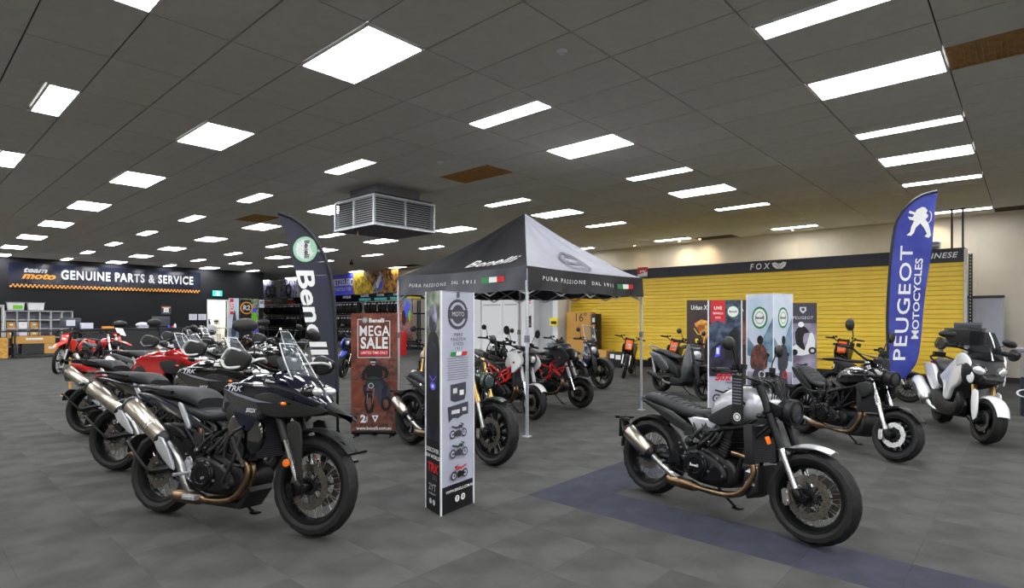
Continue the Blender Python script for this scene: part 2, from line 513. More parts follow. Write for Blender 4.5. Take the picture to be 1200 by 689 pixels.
# walls
struct(MB().box((18.1, 16, 2.05), (.2, 48, 4.1)).build('wall_right', 'beige_wall'))
struct(MB().box((16, 40.1, 2.05), (4.4, .2, 4.1)).build('wall_far', 'beige_wall'))
w = MB(); w.box((1.6, 31.1, 2.05), (19.14, .2, 4.1)); w.box((13.045, 31.1, 2.05), (1.91, .2, 4.1)); w.box((11.63, 31.1, 3.28), (.94, .2, 1.64))
w.box((13.9, 35.6, 2.05), (.2, 8.8, 4.1))
struct(w.build('wall_left', 'black_wall'))
struct(MB().box((-8.1, 11.5, 2.05), (.2, 39.4, 4.1)).build('wall_near_side', 'beige_wall'))
struct(MB().box((5, -8.1, 2.05), (26, .2, 4.1)).build('wall_back', 'beige_wall'))
d = MB(); d.box((11.63, 33.2, 1.3), (2.4, .1, 2.7)); d.box((10.6, 32.2, 1.3), (.1, 2, 2.7)); d.box((12.6, 32.2, 1.3), (.1, 2, 2.7)); d.box((11.6, 32.2, 2.65), (2.2, 2.1, .06))
dr = struct(d.build('door_1', 'lit_room'))
f = MB()
for x in (11.14, 12.12): f.box((x, 30.99, 1.24), (.06, .06, 2.48))
f.box((11.63, 30.99, 2.49), (1.04, .06, .06)); f.build('door_frame', 'white_metal', dr)
ll = MB().box((0, 0, 0), (.6, .6, .03)).build('office_light', 'lamp'); ll.location = (11.6, 32.3, 2.58)
tag(ll, 'light panel inside the bright back office behind the doorway', 'ceiling light')
for i, (x0, x1) in enumerate(((-8, 11.1), (12.15, 14))):
    struct(MB().box(((x0+x1)/2, 30.985, .06), (x1-x0, .02, .12)).build('baseboard_left_%d' % (i+1), 'desk_dark'))
struct(MB().box((17.985, 8.8, .06), (.02, 33.6, .12)).build('baseboard_right', 'desk_dark'))
# beige wall panel battens
for i, y in enumerate((-2.5, .95, 5.0, 11.9, 15.5, 19.1)): struct(MB().box((17.992, y, 2.05), (.012, .03, 4.0)).build('trim_%d' % (i+1), 'beige_wall'))
# white door wall in the middle
wc = MB().use('beige_wall')
wc.box((16.3, 12.47, 1.6), (.5, .5, 3.2)); wc.use('door_white')
wc.box((15.85, 12.12, 1.3), (.5, .22, 2.6)); wc.box((15.85, 13.28, 1.3), (.5, .4, 2.6)); wc.box((15.85, 16.0, 1.3), (.5, .45, 2.6)); wc.box((15.85, 13.98, 2.45), (.5, 4.4, .3)); wc.box((15.85, 13.6, 1.3), (.3, .35, 2.6))
struct(wc.build('wall_centre', None))
for nm, key, y0, y1, x in (('door_2', 'door_white', 14.65, 15.75, 15.66), ('door_3', 'door_white', 13.8, 14.63, 15.66), ('door_4', 'door_grey', 12.25, 13.06, 15.9)):
    o = MB(); o.box((x, (y0+y1)/2, 1.17), (.05, y1-y0, 2.26)); o = struct(o.build(nm, key, bevel=.006, seg=1))
    MB().curve([(x-.03, y0+.07, 1.0), (x-.07, y0+.07, 1.0), (x-.07, y0+.16, 1.0)], .01).build('door_handle', 'steel', o)
    if nm != 'door_4': MB().box((x-.03, (y0+y1)/2, 2.05), (.01, y1-y0-.2, .06)).build('door_vent', 'door_grey', o)
t = MB().box((15.59, 13.3, 1.42), (.012, .22, .42)).build('notice_sheet', 'black_print'); tag(t, 'black poster sheet taped to the white pillar between the doors', 'poster')
p = Print(frame((15.583, 13.3, 1.42), (0, -1, 0), (0, 0, 1))); p.rect('dgrey_print', -.09, -.02, .09, .1); p.rect('grey_print', -.07, -.14, .07, -.05); p.build(t)
t = MB().box((15.595, 13.3, 2.12), (.006, .26, .2)).build('warning_sign', 'white_print'); tag(t, 'small white sign with red lines above the black pillar poster', 'sign')
p = Print(frame((15.591, 13.3, 2.12), (0, -1, 0), (0, 0, 1))); p.rect('red_print', -.1, .03, .1, .06); p.rect('red_print', -.1, -.05, .1, -.02); p.build(t)
# ------------------------------------------------------------------ yellow slat display wall
SX, SY0, SY1 = 16.6, 1.1, 12.2
sw = empty('slat_wall', (SX, (SY0+SY1)/2, 0), label='long yellow slatted display wall with a dark header strip', category='display wall')
cy = (SY0+SY1)/2; wl = SY1-SY0
MB().box((.12, 0, 1.56), (.16, wl, 3.12)).build('backing_panel', 'groove', sw)
n = 24; z0, z1 = .2, 2.83; ph = (z1-z0)/n
s0 = None
for i in range(n):
    if s0 is None: s0 = o = MB().box((0, 0, 0), (.04, wl-.01, ph-.009)).build('slat', 'yellow_slat', sw, bevel=.004, seg=1)
    else: o = s0.copy(); COL.objects.link(o)
    o.location = (.02, 0, z0+(i+.5)*ph)
MB().box((-.12, 0, .1), (.36, wl, .2)).build('plinth', 'black_print', sw)
fa = MB().box((-.02, 0, 2.985), (.1, wl+.02, .31)).build('header_board', 'fascia', sw)
def yw(px_y): return px_y-cy
p = Print(frame((-.072, 0, 2.985), (0, -1, 0), (0, 0, 1)))
p.fit('white_print', 'FOX', -(5.86-cy), -(5.32-cy), 0, .17, bold=.02, space=1.6, shear=.15)
fx = -(5.08-cy)
p.poly('white_print', [(fx-.19, .07), (fx-.1, .09), (fx-.04, .05), (fx+.04, .05), (fx+.1, .09), (fx+.19, .07), (fx+.16, -.02), (fx+.08, -.09), (fx, -.1), (fx-.08, -.09), (fx-.16, -.02)])
p.line('fascia', [(fx-.12, .05), (fx-.04, -.03), (fx-.01, -.09)], .012); p.line('fascia', [(fx+.12, .05), (fx+.04, -.03), (fx+.01, -.09)], .012)
p.line('fascia', [(fx-.03, .04), (fx, -.02), (fx+.03, .04)], .012)
p.fit('white_print', 'DAINESE', -(1.98-cy), -(1.2-cy), 0, .13, bold=.02, shear=.25, space=1.1)
p.tx.build('lettering', None, sw); p.mb.build('fox_emblem', None, sw)
MB().box((-.02, -wl/2-.03, 1.56), (.14, .05, 3.1)).build('end_trim', 'white_metal', sw)
up = MB(); up.box((.1, -wl/2-.11, 1.5), (.1, .07, 3.0))
for i in range(40): up.use('beige_wall').box((.045, -wl/2-.11, .1+i*.074), (.004, .02, .035))
up.mats = ['black_metal', 'beige_wall']; up.m = [0]*6+[1]*240
up.build('slotted_upright', None, sw)
sg = MB().box((0, 0, 0), (.03, .36, .3)).build('header_sign', 'red_print'); sg.location = (16.5, 9.25, 3.03)
tag(sg, 'small red and white sign clipped to the dark header strip beside the canopy', 'sign')
p = Print(frame((-.016, 0, 0), (0, -1, 0), (0, 0, 1))); p.poly('white_print', [(-.18, -.15), (.18, -.15), (.18, .0), (-.18, -.08)]); p.text('white_print', 'arai', 0, .03, .14, shear=.3, bold=.02); p.build(sg)
for i, y in enumerate((1.33, 1.13)):
    o = MB().tube([(0, 0, 0), (0, 0, CEIL-3.12)], .022, 10); o.box((0, 0, .01), (.09, .09, .02)); o.box((0, 0, CEIL-3.13), (.09, .09, .02)); o = o.build('ceiling_pole', 'dgrey_print'); o.location = (16.72, y, 3.125)
    tag(o, ['thin grey pole from the yellow display wall to the ceiling, the one beside the flag', 'thin grey pole from the yellow display wall to the ceiling, at its very end'][i], 'pole')
o = MB().lathe([(.0, -.4), (.11, -.4), (.13, -.38), (.13, .36), (.11, .4), (.09, .4), (.085, .3), (0, .3)], (0, 0, .13), 'Y', 20).build('air_duct', 'duct'); o.location = (16.76, 1.95, 3.12)
tag(o, 'silver round duct lying on top of the yellow display wall', 'duct')
# warm downlights that wash the beige wall
for i, y in enumerate((8.45, 7.75, 1.85, 5.0, 10.1)):
    r = MB().lathe([(.0, .02), (.045, .02), (.05, .0), (.038, -.006), (.034, .01)], (0, 0, 0), 'Z', 16).build('downlight', 'white_metal')
    MB().lathe([(.0, 0), (.03, 0), (.03, .004), (0, .004)], (0, 0, .003), 'Z', 12).build('bulb', 'lamp_warm', r)
    r.location = (17.45, y, CEIL-.012)
    tag(r, 'tiny warm ceiling downlight by the beige wall, ' + ['second from the brown vent', 'beside the brown vent', 'behind the blue flag', 'between the vent and the blue flag', 'just above the canopy edge'][i], 'downlight', 'warm downlights')
    sl = bpy.data.lights.new('spot', 'SPOT'); sl.energy = [20, 20, 24, 4, 4][i]; sl.color = (1, .74, .42); sl.spot_size = radians(84); sl.spot_blend = 1; sl.shadow_soft_size = .03
    so = bpy.data.objects.new('spot', sl); COL.objects.link(so); so.location = (17.45, y, CEIL-.03); so.rotation_euler = (0, radians(-40), 0)
# ------------------------------------------------------------------ ceiling air handling box
ac = empty('air_conditioner', (6.78, 9.575, 3.24), label='square louvred air handling box hanging from the ceiling', category='air conditioner')
AX, AY, AH = 1.46, 1.36, .58
MB().box((0, 0, .02), (AX, AY, .04)).build('base_plate', 'fascia', ac)
MB().box((0, 0, AH/2), (AX-.14, AY-.14, AH-.04)).build('inner_box', 'black_print', ac)
f = MB()
for sx in (-1, 1):
    for sy in (-1, 1): f.box((sx*(AX/2-.02), sy*(AY/2-.02), AH/2), (.04, .04, AH))
for z in (.02, AH-.02):
    for s in (-1, 1): f.box((0, s*(AY/2-.02), z), (AX, .044, .036)); f.box((s*(AX/2-.02), 0, z), (.044, AY, .036))
for s in (-1, 1): f.box((0, s*(AY/2-.02), AH/2), (.03, .036, AH)); f.box((s*(AX/2-.02), 0, AH/2), (.036, .03, AH))
f.build('casing_frame', 'alu', ac)
f = MB()
for i in range(12):
    z = .06+i*(AH-.11)/11
    for s in (-1, 1):
        f.box((0, s*(AY/2-.03), z), (AX-.06, .004, .022), rot=('X', s*.5)); f.box((s*(AX/2-.03), 0, z), (.004, AY-.06, .022), rot=('Y', -s*.5))
f.build('louvres', 'alu', ac, kind='stuff')
MB().box((0, 0, AH+.02), (AX-.1, AY-.1, .04)).build('top_plate', 'desk_dark', ac)
MB().box((0, 0, AH+.14), (1.0, .95, CEIL-3.24-AH-.04+.02)).build('duct_neck', 'grey_print', ac)
MB().tube([(-.5, .2, 0), (-.5, .2, -.09)], .012, 6).build('drain_pipe', 'bright_yellow', ac)
# small ceiling fittings
for i, (x, y) in enumerate(((4.35, 3.3), (6.1, 7.1))):
    o = MB().lathe([(0, -.02), (.04, -.02), (.055, 0), (.055, .01)], (0, 0, 0), 'Z', 16).build('smoke_detector', 'white_metal'); o.location = (x, y, CEIL-.008)
    tag(o, ['round smoke detector on the ceiling above the front of the showroom', 'round smoke detector on the ceiling near the tan filter vent'][i], 'detector')
for i, (x, y) in enumerate(((15.5, 27.5), (13.5, 21.5))):
    o = MB(); o.lathe([(.03, 0), (.03, -.1)], (0, 0, 0), 'Z', 10); o.ell((0, 0, -.16), (.09, .09, .08), 12, 8); o = o.build('security_camera', 'black_plastic'); o.location = (x, y, CEIL)
    tag(o, ['black dome camera on the ceiling near the tyre posters', 'black dome camera on the ceiling above the canopy slope'][i], 'camera')
# ------------------------------------------------------------------ black service wall
WY = 30.98
s = MB().box((0, 0, 0), (7.3, .04, 1.02)).build('service_sign', 'sign_dark'); s.location = (7.14, WY, 3.34)
tag(s, 'long glossy dark sign with white service lettering and orange checker strip', 'sign')
p = Print(frame((0, -.021, 0), (1, 0, 0), (0, 0, 1)))
p.fit('silver_print', 'GENUINE PARTS & SERVICE', -1.94, 3.31, .09, .41, bold=.03, space=1.15)
p.fit('silver_print', 'team', -3.17, -2.4, .22, .2, bold=.03, shear=.35)
p.fit('orange_print', 'moto', -3.24, -2.12, -.02, .26, bold=.04, shear=.35)
p.build(s)
p = Print(frame((0, -.022, -.44), (1, 0, 0), (0, 0, 1)))
nck = 104
for i in range(nck):
    x = -3.62+i*7.24/nck; y = .0 if i % 2 else -.07
    p.z = 0; p.rect('orange_print', x, y, x+7.24/nck, y+.07)
p.mb.build('checker_strip', None, s)
ex = MB().box((0, 0, 0), (.44, .06, .27)).build('exit_sign', 'exit_green'); ex.location = (11.6, WY-.02, 2.84); tag(ex, 'green lit exit sign above the bright doorway', 'sign')
p = Print(frame((0, -.031, 0), (1, 0, 0), (0, 0, 1))); p.rect('exit_white', -.07, -.1, .08, .1); p.disc('exit_green', .0, .06, .02); p.line('exit_green', [(0, .04), (.0, -.02), (.04, -.08)], .02); p.line('exit_green', [(0, -.02), (-.04, -.08)], .02); p.line('exit_green', [(-.05, 0), (0, .03), (.05, 0)], .015); p.build(ex)
o = MB().box((0, 0, 0), (.42, .02, .42)).build('wall_poster', 'dgrey_print'); o.location = (9.25, WY, 1.95); tag(o, 'small square grey poster on the black wall above the monitor', 'poster')
p = Print(frame((0, -.011, 0), (1, 0, 0), (0, 0, 1))); p.rect('orange_print', -.19, .1, .19, .15); p.ring('white_print', 0, 0, .06, .11); p.line('white_print', [(-.12, -.12), (.12, .12)], .03); p.line('white_print', [(-.12, .12), (.12, -.12)], .03); p.build(o)
for i, x in enumerate((10.45, 10.88)):
    o = MB().box((0, 0, 0), (.36, .015, .3)).build('paper_notice', 'paper'); o.location = (x, WY, 1.62+.0*i); tag(o, ['pale paper notice on the black wall, the one nearer the monitor', 'pale paper notice on the black wall, the one nearer the doorway'][i], 'notice')
    p = Print(frame((0, -.009, 0), (1, 0, 0), (0, 0, 1)))
    for k in range(5): p.z = .0005; p.rect('grey_print', -.14, .1-k*.05, .12, .11-k*.05)
    p.build(o)
# posters beside the doorway
o = MB().box((0, 0, 0), (.5, .05, 2.1)).build('poster_board', 'sky_board'); o.location = (12.42, 30.972, 1.56); tag(o, 'tall pale poster board with a red strip and a rider beside the doorway', 'poster')
p = Print(frame((0, -.026, 0), (1, 0, 0), (0, 0, 1))); p.rect('red_print', -.2, .2, -.02, 1.02)
p.text('white_print', 'RACE', -.11, .6, .2, rot=-pi/2, bold=.03); p.rect('hill_print', -.25, -1.05, .25, -.5); p.poly('dgrey_print', [(-.12, -.9), (-.08, -.2), (0, .35), (.06, .38), (.1, .1), (.14, -.3), (.1, -.9)], 3); p.disc('blue_print', .02, -.45, .1); p.build(o)
o = MB().box((0, 0, 0), (.98, .05, 2.1)).build('poster_board', 'forest_print'); o.location = (13.22, 30.972, 1.56); tag(o, 'wide dark green poster board with a ring emblem and a lime motocross rider', 'poster')
p = Print(frame((0, -.026, 0), (1, 0, 0), (0, 0, 1))); p.rect('black_print', -.49, -1.05, .1, 1.0); p.ring('orange_print', -.15, .55, .27, .33); p.text('silver_print', 'R2', -.15, .55, .35, bold=.04)
p.poly('lime', [(.05, -.4), (.12, .1), (.2, .3), (.34, .28), (.42, .0), (.4, -.45)], 3); p.disc('blue_print', .27, .42, .12); p.poly('blue_print', [(.2, -.3), (.45, -.2), (.46, -.8), (.25, -.8)], 2); p.poly('white_print', [(.0, -.1), (.1, -.05), (.12, -.4), (.02, -.4)]); p.build(o)
o = MB().box((0, 0, 0), (.26, .03, .42)).build('wall_sign', 'paper'); o.location = (13.88, WY-.02, 2.35); tag(o, 'small pale sign at the corner where the black wall ends', 'sign')
p = Print(frame((0, -.016, 0), (1, 0, 0), (0, 0, 1))); p.rect('grey_print', -.1, .0, .1, .15); p.build(o)
# two helmets and a jersey seen in the doorway
def helmet(key, loc, rz, label, visor='black_plastic', g=None):
    r = MB(); r.ell((0, 0, .15), (.16, .125, .15), 18, 12); r.puff([(.02, .1), (.17, .12), (.21, .05), (.17, -.0), (.02, .0)], .075, .03, sub=2)
    r = r.build('helmet', key); MB().puff([(.06, .23), (.16, .22), (.28, .25), (.27, .265), (.1, .29)], .1, .01, sub=1).build('peak', key, r); MB().ell((.1, 0, .15), (.075, .105, .055), 14, 8).build('visor', visor, r)
    r.location = loc; r.rotation_euler = (0, 0, rz); tag(r, label, 'helmet', g); return r
st = MB(); st.box((0, 0, .7), (.9, .4, .04)); st.box((0, 0, .3), (.9, .4, .04))
for sx in (-1, 1):
    for sy in (-1, 1): st.box((sx*.42, sy*.17, .35), (.04, .04, .7))
st = st.build('stand_table', 'white_metal'); st.location = (11.6, 31.9, 0); tag(st, 'white stand in the back office doorway that carries riding gear', 'table')
jt = MB(); jt.puff([(-.3, .0), (-.34, .3), (-.22, .42), (-.08, .46), (.08, .46), (.22, .42), (.34, .3), (.3, 0)], .12, .06, sub=3, wf=lambda x, z: 1-.5*abs(x)); jt = jt.build('jersey_bust', 'gloss_white'); jt.location = (11.55, 31.85, .76); tag(jt, 'white and blue riding jersey on a bust inside the doorway', 'jersey')
MB().puff([(-.34, .1), (-.36, .33), (-.1, .3), (.0, .05)], .125, .06, sub=3).build('blue_sleeve', 'blue_print', jt)
sh = MB(); sh.box((0, 0, 0), (1.1, .3, .03)); sh.box((-.5, .1, .15), (.03, .04, .3)); sh.box((.5, .1, .15), (.03, .04, .3)); sh = sh.build('helmet_shelf', 'white_metal'); sh.location = (11.65, 32.1, 1.23); tag(sh, 'white shelf in the back office holding two helmets', 'shelf')
helmet('blue_paint', (11.5, 32.08, 1.245), -1.2, 'blue helmet on the shelf inside the bright doorway'); helmet('beige_wall', (11.95, 32.08, 1.245), -1.8, 'cream helmet on the shelf inside the bright doorway')
# ------------------------------------------------------------------ storage and desks at the black wall
cs = empty('cube_shelf', (4.4, 30.5, 0), label='grey cube shelf unit of open compartments against the black wall', category='shelf')
NC, NR = 6, 5; cw, chh = .36, .37
f = MB()
for i in range(NC+1): f.box((-1.08+i*cw, 0, .93), (.035, .38, 1.86)); 
f.build('divider', 'shelf_grey', cs)
f = MB()
for j in range(NR+1): f.box((0, 0, .02+j*.364), (2.2, .38, .035))
f.build('shelf_board', 'shelf_grey', cs)
MB().box((0, .18, .93), (2.16, .02, 1.84)).build('back_panel', 'grey_print', cs)
def carton(loc, d, label, key='cardboard', rz=0, tape=True, g=None, txt=None):
    r = MB().box((0, 0, d[2]/2), d).build('carton', key, bevel=.006, seg=1)
    if tape: MB().box((0, 0, d[2]+.0006), (d[0], .05, .001)).build('tape', 'tan_filter', r); MB().box((0, -d[1]/2-.0006, d[2]*.6), (d[0]*.4, .001, d[2]*.25)).build('sticker', 'paper', r)
    r.location = loc; r.rotation_euler = (0, 0, rz); tag(r, label, 'box', g); return r
zz = lambda j: .04+j*.364
for i, j, key, lab in ((0, 3, 'cardboard', 'cardboard box in the first compartment of the cube shelf, third board up'), (1, 3, 'white_print', 'white carton in the second compartment of the cube shelf'), (2, 3, 'cardboard', 'cardboard box in the third compartment of the cube shelf, upper one'), (0, 2, 'cardboard', 'cardboard box low in the first compartment column of the cube shelf'), (1, 2, 'paper', 'pale box low in the second compartment column of the cube shelf'), (2, 2, 'cardboard', 'cardboard box low in the third compartment column of the cube shelf')):
    carton((4.4-.9+i*cw, 30.46, zz(j)), (.27, .28, .26), lab, key)
for i, x in enumerate((3.65, 4.28)):
    r = MB(); r.puff([(-.24, 0), (.24, 0), (.27, .3), (-.27, .3)], .15, .02, sub=1); r = r.build('storage_tub', 'white_print')
    MB().box((0, 0, .315), (.6, .36, .03)).build('lid', 'grey_print', r, bevel=.008)
    if i == 0: MB().box((.05, -.155, .12), (.3, .012, .16)).build('label_card', 'lime', r)
    r.location = (x, 30.5, 1.88); tag(r, ['white storage tub with green label on the cube shelf', 'plain white storage tub on the cube shelf'][i], 'tub', 'storage tubs')
gc = empty('glass_cabinet', (2.6, 30.2, 0), label='white framed display cabinet at the edge of the black wall', category='cabinet')
f = MB()
for sx in (-1, 1):
    for sy in (-1, 1): f.box((sx*.62, sy*.22, 1.02), (.06, .06, 2.05))
f.build('cabinet_frame', 'white_metal', gc); MB().box((0, 0, 2.04), (1.3, .5, .08)).build('cabinet_top', 'white_metal', gc)
for z in (.1, .75, 1.4): MB().box((0, 0, z), (1.2, .44, .03)).build('glass_shelf', 'glass_dark', gc)
MB().box((0, .2, 1.0), (1.2, .02, 1.9)).build('cabinet_back', 'black_print', gc)
for i, (x, z) in enumerate(((2.35, 1.42), (2.8, 1.42), (2.45, .77), (2.9, .77))): helmet(['gloss_black', 'gloss_red', 'grey_paint', 'gloss_white'][i], (x, 30.15, z), -1.4, '%s helmet in the white framed cabinet' % ['black', 'red', 'grey', 'white'][i], g='cabinet helmets')
helmet('grey_paint', (2.8, 30.2, 2.09), -1.2, 'grey helmet on top of the white framed cabinet')
ds = empty('work_desk', (3.7, 29.3, 0), label='dark long workbench in front of the cube shelf', category='desk')
MB().box((0, 0, 1.03), (3.5, .7, .05)).build('desk_top', 'desk_dark', ds)
for x in (-1.7, -.25, 1.7):
    for y in (-.3, .3): MB().box((x, y, .5), (.06, .06, 1.0)).build('leg', 'desk_dark', ds)
MB().box((.7, 0, .12), (2.0, .6, .03)).build('lower_shelf', 'desk_dark', ds)
carton((4.05, 29.3, .55), (1.3, .45, .3), 'long flat cardboard carton under the workbench, on top', 'cardboard_orange'); carton((4.0, 29.3, .14), (.68, .45, .4), 'black plastic crate under the workbench', 'desk_dark', tape=False); carton((4.56, 29.3, .14), (.42, .45, .4), 'cardboard carton with a row of holes under the workbench', 'cardboard_orange'); carton((3.1, 29.3, 0), (.34, .4, .8), 'tall wooden crate under the end of the workbench', 'wood', tape=False)
ctr = empty('service_counter', (7.4, 29.3, 0), label='long black service counter in front of the black wall', category='counter')
MB().box((0, 0, .53), (3.7, .8, 1.06)).build('counter_body', 'laminate' if False else 'desk_dark', ctr); MB().box((0, 0, 1.09), (3.8, .9, .05)).build('worktop', 'fascia', ctr)
MB().box((0, -.42, .08), (3.7, .02, .14)).build('kick_board', 'steel', ctr)
def monitor(loc, rz, label, w=.6, back='screen_dark', paper=False):
    r = empty('monitor', loc, rz, label=label, category='monitor')
    MB().box((0, 0, .3), (w, .04, w*.6)).build('screen_housing', back, r, bevel=.008); MB().box((0, .04, .12), (.06, .04, .22)).build('stand_neck', 'desk_dark', r); MB().box((0, .03, .01), (.24, .2, .02)).build('stand_foot', 'desk_dark', r)
    if paper: MB().box((.0, -.025, .3), (.3, .006, .24)).build('taped_paper', 'paper', r)
    return r
monitor((8.55, 29.35, 1.115), 0, 'grey monitor seen from behind on the black counter', .75)
monitor((5.25, 29.4, 1.055), 0, 'grey monitor with a white sheet taped on its back on the workbench', .7, paper=True)
tag(carton((5.75, 29.2, 1.115), (.4, .3, .24), 'pale box standing on the black counter end', 'paper'), 'pale box standing on the black counter end', 'box')
its = [('black_plastic', 6.95, .16, 'black helmet shaped case on the black counter'), ('orange_print', 6.45, .09, 'orange and white carton on the black counter'), ('paper', 7.8, .12, 'crumpled pale bag on the black counter'), ('red_print', 9.0, .1, 'small red tin on the black counter'), ('blue_print', 8.85, .12, 'small blue bottle on the black counter'), ('white_print', 9.1, .2, 'white spray bottle on the black counter')]
for i, (k, x, h, l) in enumerate(its):
    r = MB()
    if i in (0, 2): r.ell((0, 0, h+.02), (.28, .2, h), 12, 8); r.box((0, 0, .03), (.4, .3, .05))
    elif i == 1: r.box((0, 0, h/2), (.3, .2, h)); r.box((.2, 0, h/2), (.12, .18, h*.8))
    else: r.lathe([(0, 0), (.05, 0), (.05, h*.7), (.02, h*.85), (.02, h), (0, h)], (0, 0, 0), 'Z', 12)
    r = r.build(['case', 'carton', 'bag', 'tin', 'bottle', 'spray_bottle'][i], k); r.location = (x, 29.25, 1.115); tag(r, l, ['case', 'box', 'bag', 'tin', 'bottle', 'bottle'][i])
wb = empty('steel_bench', (10.35, 28.9, 0), label='open steel frame bench left of the doorway', category='bench')
wb['label'] = 'open steel frame workbench between counter and doorway'
f = MB()
for x in (-.95, .95):
    for y in (-.3, .3): f.tube([(x, y, 0), (x, y, 1.08)], .022, 8)
for z in (.25, 1.08):
    for y in (-.3, .3): f.tube([(-.95, y, z), (.95, y, z)], .022, 8)
    for x in (-.95, .95): f.tube([(x, -.3, z), (x, .3, z)], .022, 8)
f.build('bench_frame', 'steel', wb); MB().box((0, 0, .27), (1.9, .6, .02)).build('bench_shelf', 'desk_dark', wb)
# ================================================================== TYRE WALL
def board_right(name, key, x, y0, y1, z0, z1, label, th=.05, cat_='sign'):
    r = MB().box((0, 0, 0), (th, abs(y1-y0), z1-z0)).build(name, key); r.location = (x, (y0+y1)/2, (z0+z1)/2); tag(r, label, cat_)
    return r, Print(frame((-th/2-.001, 0, 0), (0, -1, 0), (0, 0, 1)), .002)
b, p = board_right('brand_sign', 'blue_print', 17.1, 27.0, 31.4, 2.84, 3.98, 'bright blue sign with white lettering above the tyre racks')
p.text('white_print', 'METZELER', .95, .12, .52, sx=.85, bold=.03); p.ring('white_print', 2.05, .12, .12, .2); p.text('white_print', 'MOTORCYCLE TYRES', 1.0, -.26, .26, sx=.8, bold=.01); p.build(b)
b, p = board_right('photo_panel', 'moto_photo', 17.1, 23.1, 26.95, 2.84, 3.98, 'yellow and brown photo panel of a racing motorcycle above the tyres', cat_='picture')
p.poly('yellow_poster', [(-1.92, -.55), (-1.92, .55), (-1.1, .5), (-.5, .1), (-.1, -.55)], 2); p.poly('violet_photo', [(-.1, -.5), (.1, .1), (.5, .45), (.75, .4), (.8, -.1), (.4, -.5)], 3); p.poly('white_print', [(.1, -.1), (.5, .4), (.6, .3), (.3, -.3)], 2); p.poly('blue_print', [(.3, -.3), (.7, .1), (.6, -.4)], 2); p.disc('white_print', .5, .48, .07); p.build(b)
b, p = board_right('photo_panel', 'violet_photo', 17.1, 33.3, 37.9, 2.84, 4.0, 'pale violet photo panel of tyres behind the dark feather flag', cat_='picture')
for x in (-1.5, -.9, 1.3): p.ring('black_print', x, -.1, .2, .42)
p.poly('white_print', [(-.4, .5), (.3, .5), (.2, -.5), (-.2, -.5)]); p.build(b)
b, p = board_right('header_rail', 'gloss_navy', 17.1, 17.2, 38.6, 2.45, 2.84, 'long navy header rail with coloured labels over the tyre racks', .06)
for y, k, t in ((25.9, 'teal_print', 'ROADTEC'), (24.5, 'teal_print', 'SPORTEC'), (23.1, 'teal_print', 'KAROO'), (21.8, 'bright_yellow', ''), (34.0, 'orange_red', 'RACETEC'), (37.0, 'orange_red', 'TOURANCE')):
    yy = -(y-27.9); p.rect(k, yy-.55, yy+.55, -.16, -.02)if False else p.rect(k, yy-.55, -.17, yy+.55, -.03)
    if t: p.text('white_print', t, yy, .09, .16, bold=.02)
p.text('white_print', 'METZELER', -(27.6-27.9), .06, .17, bold=.02); p.text('white_print', 'METZELER', -(35.5-27.9), .05, .17, bold=.02); p.build(b)
b, p = board_right('dark_fascia', 'fascia', 17.965, 12.4, 22.9, 3.2, 3.75, 'dark fascia board between the tyre wall and the yellow display wall')
p.text('grey_print', 'TYRES  SERVICE', -4.2, 0, .25); p.build(b)
TZ = (1.80, 1.06, .32)
for i, (y0, y1) in enumerate(((22.3, 26.6), (26.7, 31.0), (32.9, 38.4), (17.3, 22.2))):
    r = empty('tyre_rack', (17.45, (y0+y1)/2, 0), label=['dark tyre rack under the photo panel of the racing motorcycle', 'dark tyre rack under the bright blue sign', 'dark tyre rack under the pale violet photo panel', 'dark empty rack half hidden behind the canopy'][i], category='rack', group='tyre racks'); h = (y1-y0)/2
    for sx in (-.3, .3):
        for sy in (-1, 1): MB().box((sx, sy*(h-.03), 1.22), (.06, .05, 2.44)).build('upright', 'fascia', r)
    for z in TZ:
        for sx in (-.2, .2): MB().box((sx, 0, z-.02), (.05, 2*h-.1, .06)).build('beam', 'black_metal', r)
tyre_profile = lambda R, w, rr: [(rr, -.32*w), (rr+.012, -.42*w), (rr+.35*(R-rr), -.5*w), (rr+.7*(R-rr), -.46*w), (R-.022, -.3*w), (R-.004, -.12*w), (R, 0), (R-.004, .12*w), (R-.022, .3*w), (rr+.7*(R-rr), .46*w), (rr+.35*(R-rr), .5*w), (rr+.012, .42*w), (rr, .32*w)]
t0 = None; nth = {}
for lvl, z in enumerate(TZ):
    for ri, (a, b_) in enumerate(((22.5, 30.8), (33.1, 38.2))):
        y = a; cnt = 0
        while y < b_:
            if any(abs(y-u) < .24 for u in (22.33, 26.57, 26.73, 30.97, 32.93, 38.37)): y += .1; continue
            if t0 is None: t0 = o = MB().lathe(tyre_profile(.31, .15, .215), (0, 0, 0), 'Y', 20, closed=True).build('motorcycle_tyre', 'rubber'); lb = MB(); lb.box((.245, 0, .195), (.006, .11, .07), rot=('Y', -.68)); lb.box((-.245, 0, .195), (.006, .11, .07), rot=('Y', .68)); lb.build('tyre_label', 'paper', o)
            else: o = copy_tree(t0)
            o.location = (17.42, y, z+.31+.012); o.rotation_euler = (0, random.uniform(0, 3), 0)
            o.rotation_euler = (0, 0, random.uniform(.35, .7)); cnt += 1
            tag(o, 'black tyre on the %s shelf, %s from the near end, %s' % (['top', 'middle', 'bottom'][lvl], ORD[cnt-1], ['under the blue sign', 'under the violet panel'][ri]), 'tyre', 'tyres on the %s rack shelf' % ['top', 'middle', 'bottom'][lvl])
            y += .30
